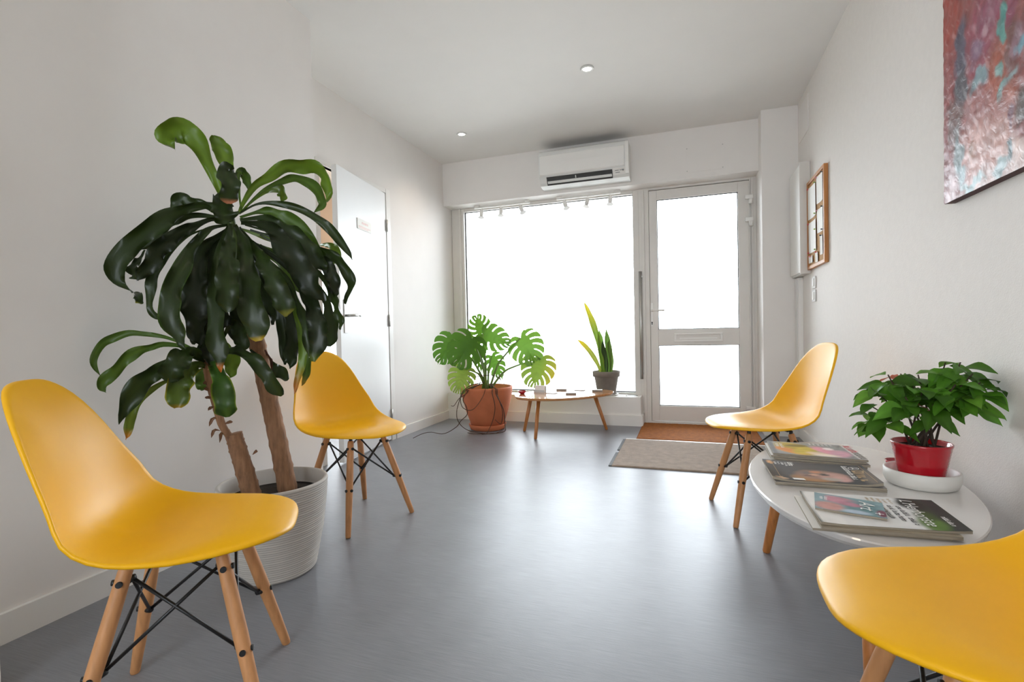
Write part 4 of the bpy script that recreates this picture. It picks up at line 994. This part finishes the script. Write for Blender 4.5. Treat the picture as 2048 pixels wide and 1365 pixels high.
# ------------------------------------------------------------------ poinsettia on the oval table
PP = Vector((.700,1.925,.4004))
tray = thing('plant_tray', 'round white ceramic tray under the red plant pot', 'tray', PP)
lathe('dish', [(.001,0),(.080,0),(.092,.006),(.099,.022),(.099,.050),(.095,.053),(.090,.048),(.082,.014),(.001,.012)], M_WHITECER, tray, 56)
po = thing('potted_poinsettia', 'bushy poinsettia with green leaves in a glossy red pot on the oval table', 'potted plant', PP+Vector((0,0,.0125)))
PO = PP+Vector((0,0,.0125))
prof = [(.001,.0),(.052,.0),(.056,.004)]
for k in range(12):
    z = .006+k*.0094; R0 = .056+.022*(z/.118); prof += [(R0-.0007,z),(R0+.0009,z+.0047)]
prof += [(.0792,.119),(.0800,.124),(.0770,.126),(.0750,.122),(.073,.105)]
lathe('pot', prof, M_REDPOT, po, 56); lathe('soil', [(.001,.110),(.073,.108)], M_SOIL, po, 32)
def ovate_leaf(base, d, nrm, Ln, W, colr, seed, m=M_POIN):
    rnd = random.Random(seed); A = d.normalized(); Lt = A.cross(nrm).normalized(); Nn = Lt.cross(A); n = 9; vs = []; cs = []
    pr = [(0,.05),(.10,.42),(.25,.85),(.4,.95),(.52,.78),(.62,.74),(.75,.55),(.9,.22),(1,.01)]; droop = rnd.uniform(.2,.5)
    b = L_(colr)
    for i in range(n+1):
        t = i/n; p = base + A*(Ln*t) - Vector((0,0,1))*(droop*Ln*t*t)
        for c in (-1,-.5,0,.5,1):
            w = W*lerp_tab(pr,t); vs.append(p + Lt*(c*w) + Nn*(.22*w*abs(c)+.05*W*math.sin(t*9+c*3+seed)) - PO)
            f = (.85+.3*vnoise(t*6,c*2,seed))*(1.2 if c == 0 else 1); cs.append([x*f for x in b])
    for v in vs:
        if v.x+PO.x > XR-.008: v.x = XR-.008-PO.x
    fs = [(i*5+j,i*5+j+1,(i+1)*5+j+1,(i+1)*5+j) for i in range(n) for j in range(4)]
    o = mesh('leaf', vs, fs, m, po, True); set_paint(o.data, cs); return o
rnd = random.Random(11); GP = ['#47751c','#3b6617','#518524','#31560f','#5c8a2a','#406b1a']
def ppt(u, v, d=0.): return facing(u, v, Vector((PP.x,PP.y,0)), d)
tops = [(1790,770,.03),(1765,800,.05),(1815,768,-.02),(1840,785,.05),(1860,800,.06),(1760,835,.02),(1825,815,.09),(1893,800,.05),(1905,770,.0),(1935,745,-.01),(1925,790,.06),(1960,768,.02),(1950,805,.05),(1880,830,.08),(1790,835,.07),(1975,785,.03),(1905,745,-.05),(1850,770,-.04)]
seed = 0
for k, (u, v, d) in enumerate(tops):
    tp = ppt(u-14, v-20, d); tp.x = min(tp.x, XR-.05)
    b = PO + Vector((rnd.uniform(-.03,.03), rnd.uniform(-.03,.03), .108))
    P = spline([b, b.lerp(tp,.45)+Vector((0,0,.02)), tp], 8)
    if k % 2 == 0 or k > 7: tube('stem', [p-PO for p in P], [.0040-.002*i/7 for i in range(8)], M_PSTEM, po, 6)
    else: tube('stem', [p-PO for p in P[3:]], [.0028-.001*i/4 for i in range(5)], M_PSTEM, po, 6)
    nl = 8
    for j in range(nl):
        a = 2*PI*j/nl + rnd.uniform(-.5,.5) + k; seed += 1
        el_ = rnd.uniform(-.55,.30); dr_ = Vector((math.cos(a)*math.cos(el_), math.sin(a)*math.cos(el_), math.sin(el_)))
        nn = (Vector((0,0,1)) + Vector((rnd.uniform(-.5,.5),rnd.uniform(-1.1,.1),0))).normalized()
        bb = tp + dr_*.010 - Vector((0,0,rnd.uniform(0,.055)))
        cc = rnd.choice(GP)
        if k in (0,2) and j == 0: cc = '#b5502c'
        if k == 6 and j == 1: cc = '#a8482c'
        ovate_leaf(bb, dr_, nn, rnd.uniform(.058,.088), rnd.uniform(.022,.031), cc, seed)
# red dish behind the pot
rd2 = thing('glass_dish', 'small red glass dish behind the white plant tray', 'dish', (.685,2.075,.4004))
lathe('bowl', [(.001,0),(.018,0),(.024,.010),(.036,.040),(.034,.041),(.021,.012),(.001,.006)], M_REDD, rd2, 20)
# lamp of the neighbouring room
nl_ = thing('ceiling_lamp', 'round white ceiling lamp seen through the gap of the ajar door', 'ceiling light', (-3.55,4.0,ZC))
lathe('lamp_bowl', [(.001,-.09),(.10,-.085),(.17,-.05),(.19,-.01),(.18,-.001)], glow_mat('lit_lamp_glass', (1,.93,.84), 3.), nl_, 32)
l = bpy.data.lights.new('lamp_glow', 'POINT'); l.energy = 25; l.color = (1,.9,.78); l.shadow_soft_size = .12
o = bpy.data.objects.new('lamp_glow', l); col.objects.link(o); o.parent = nl_; o.location = (0,0,-.70)
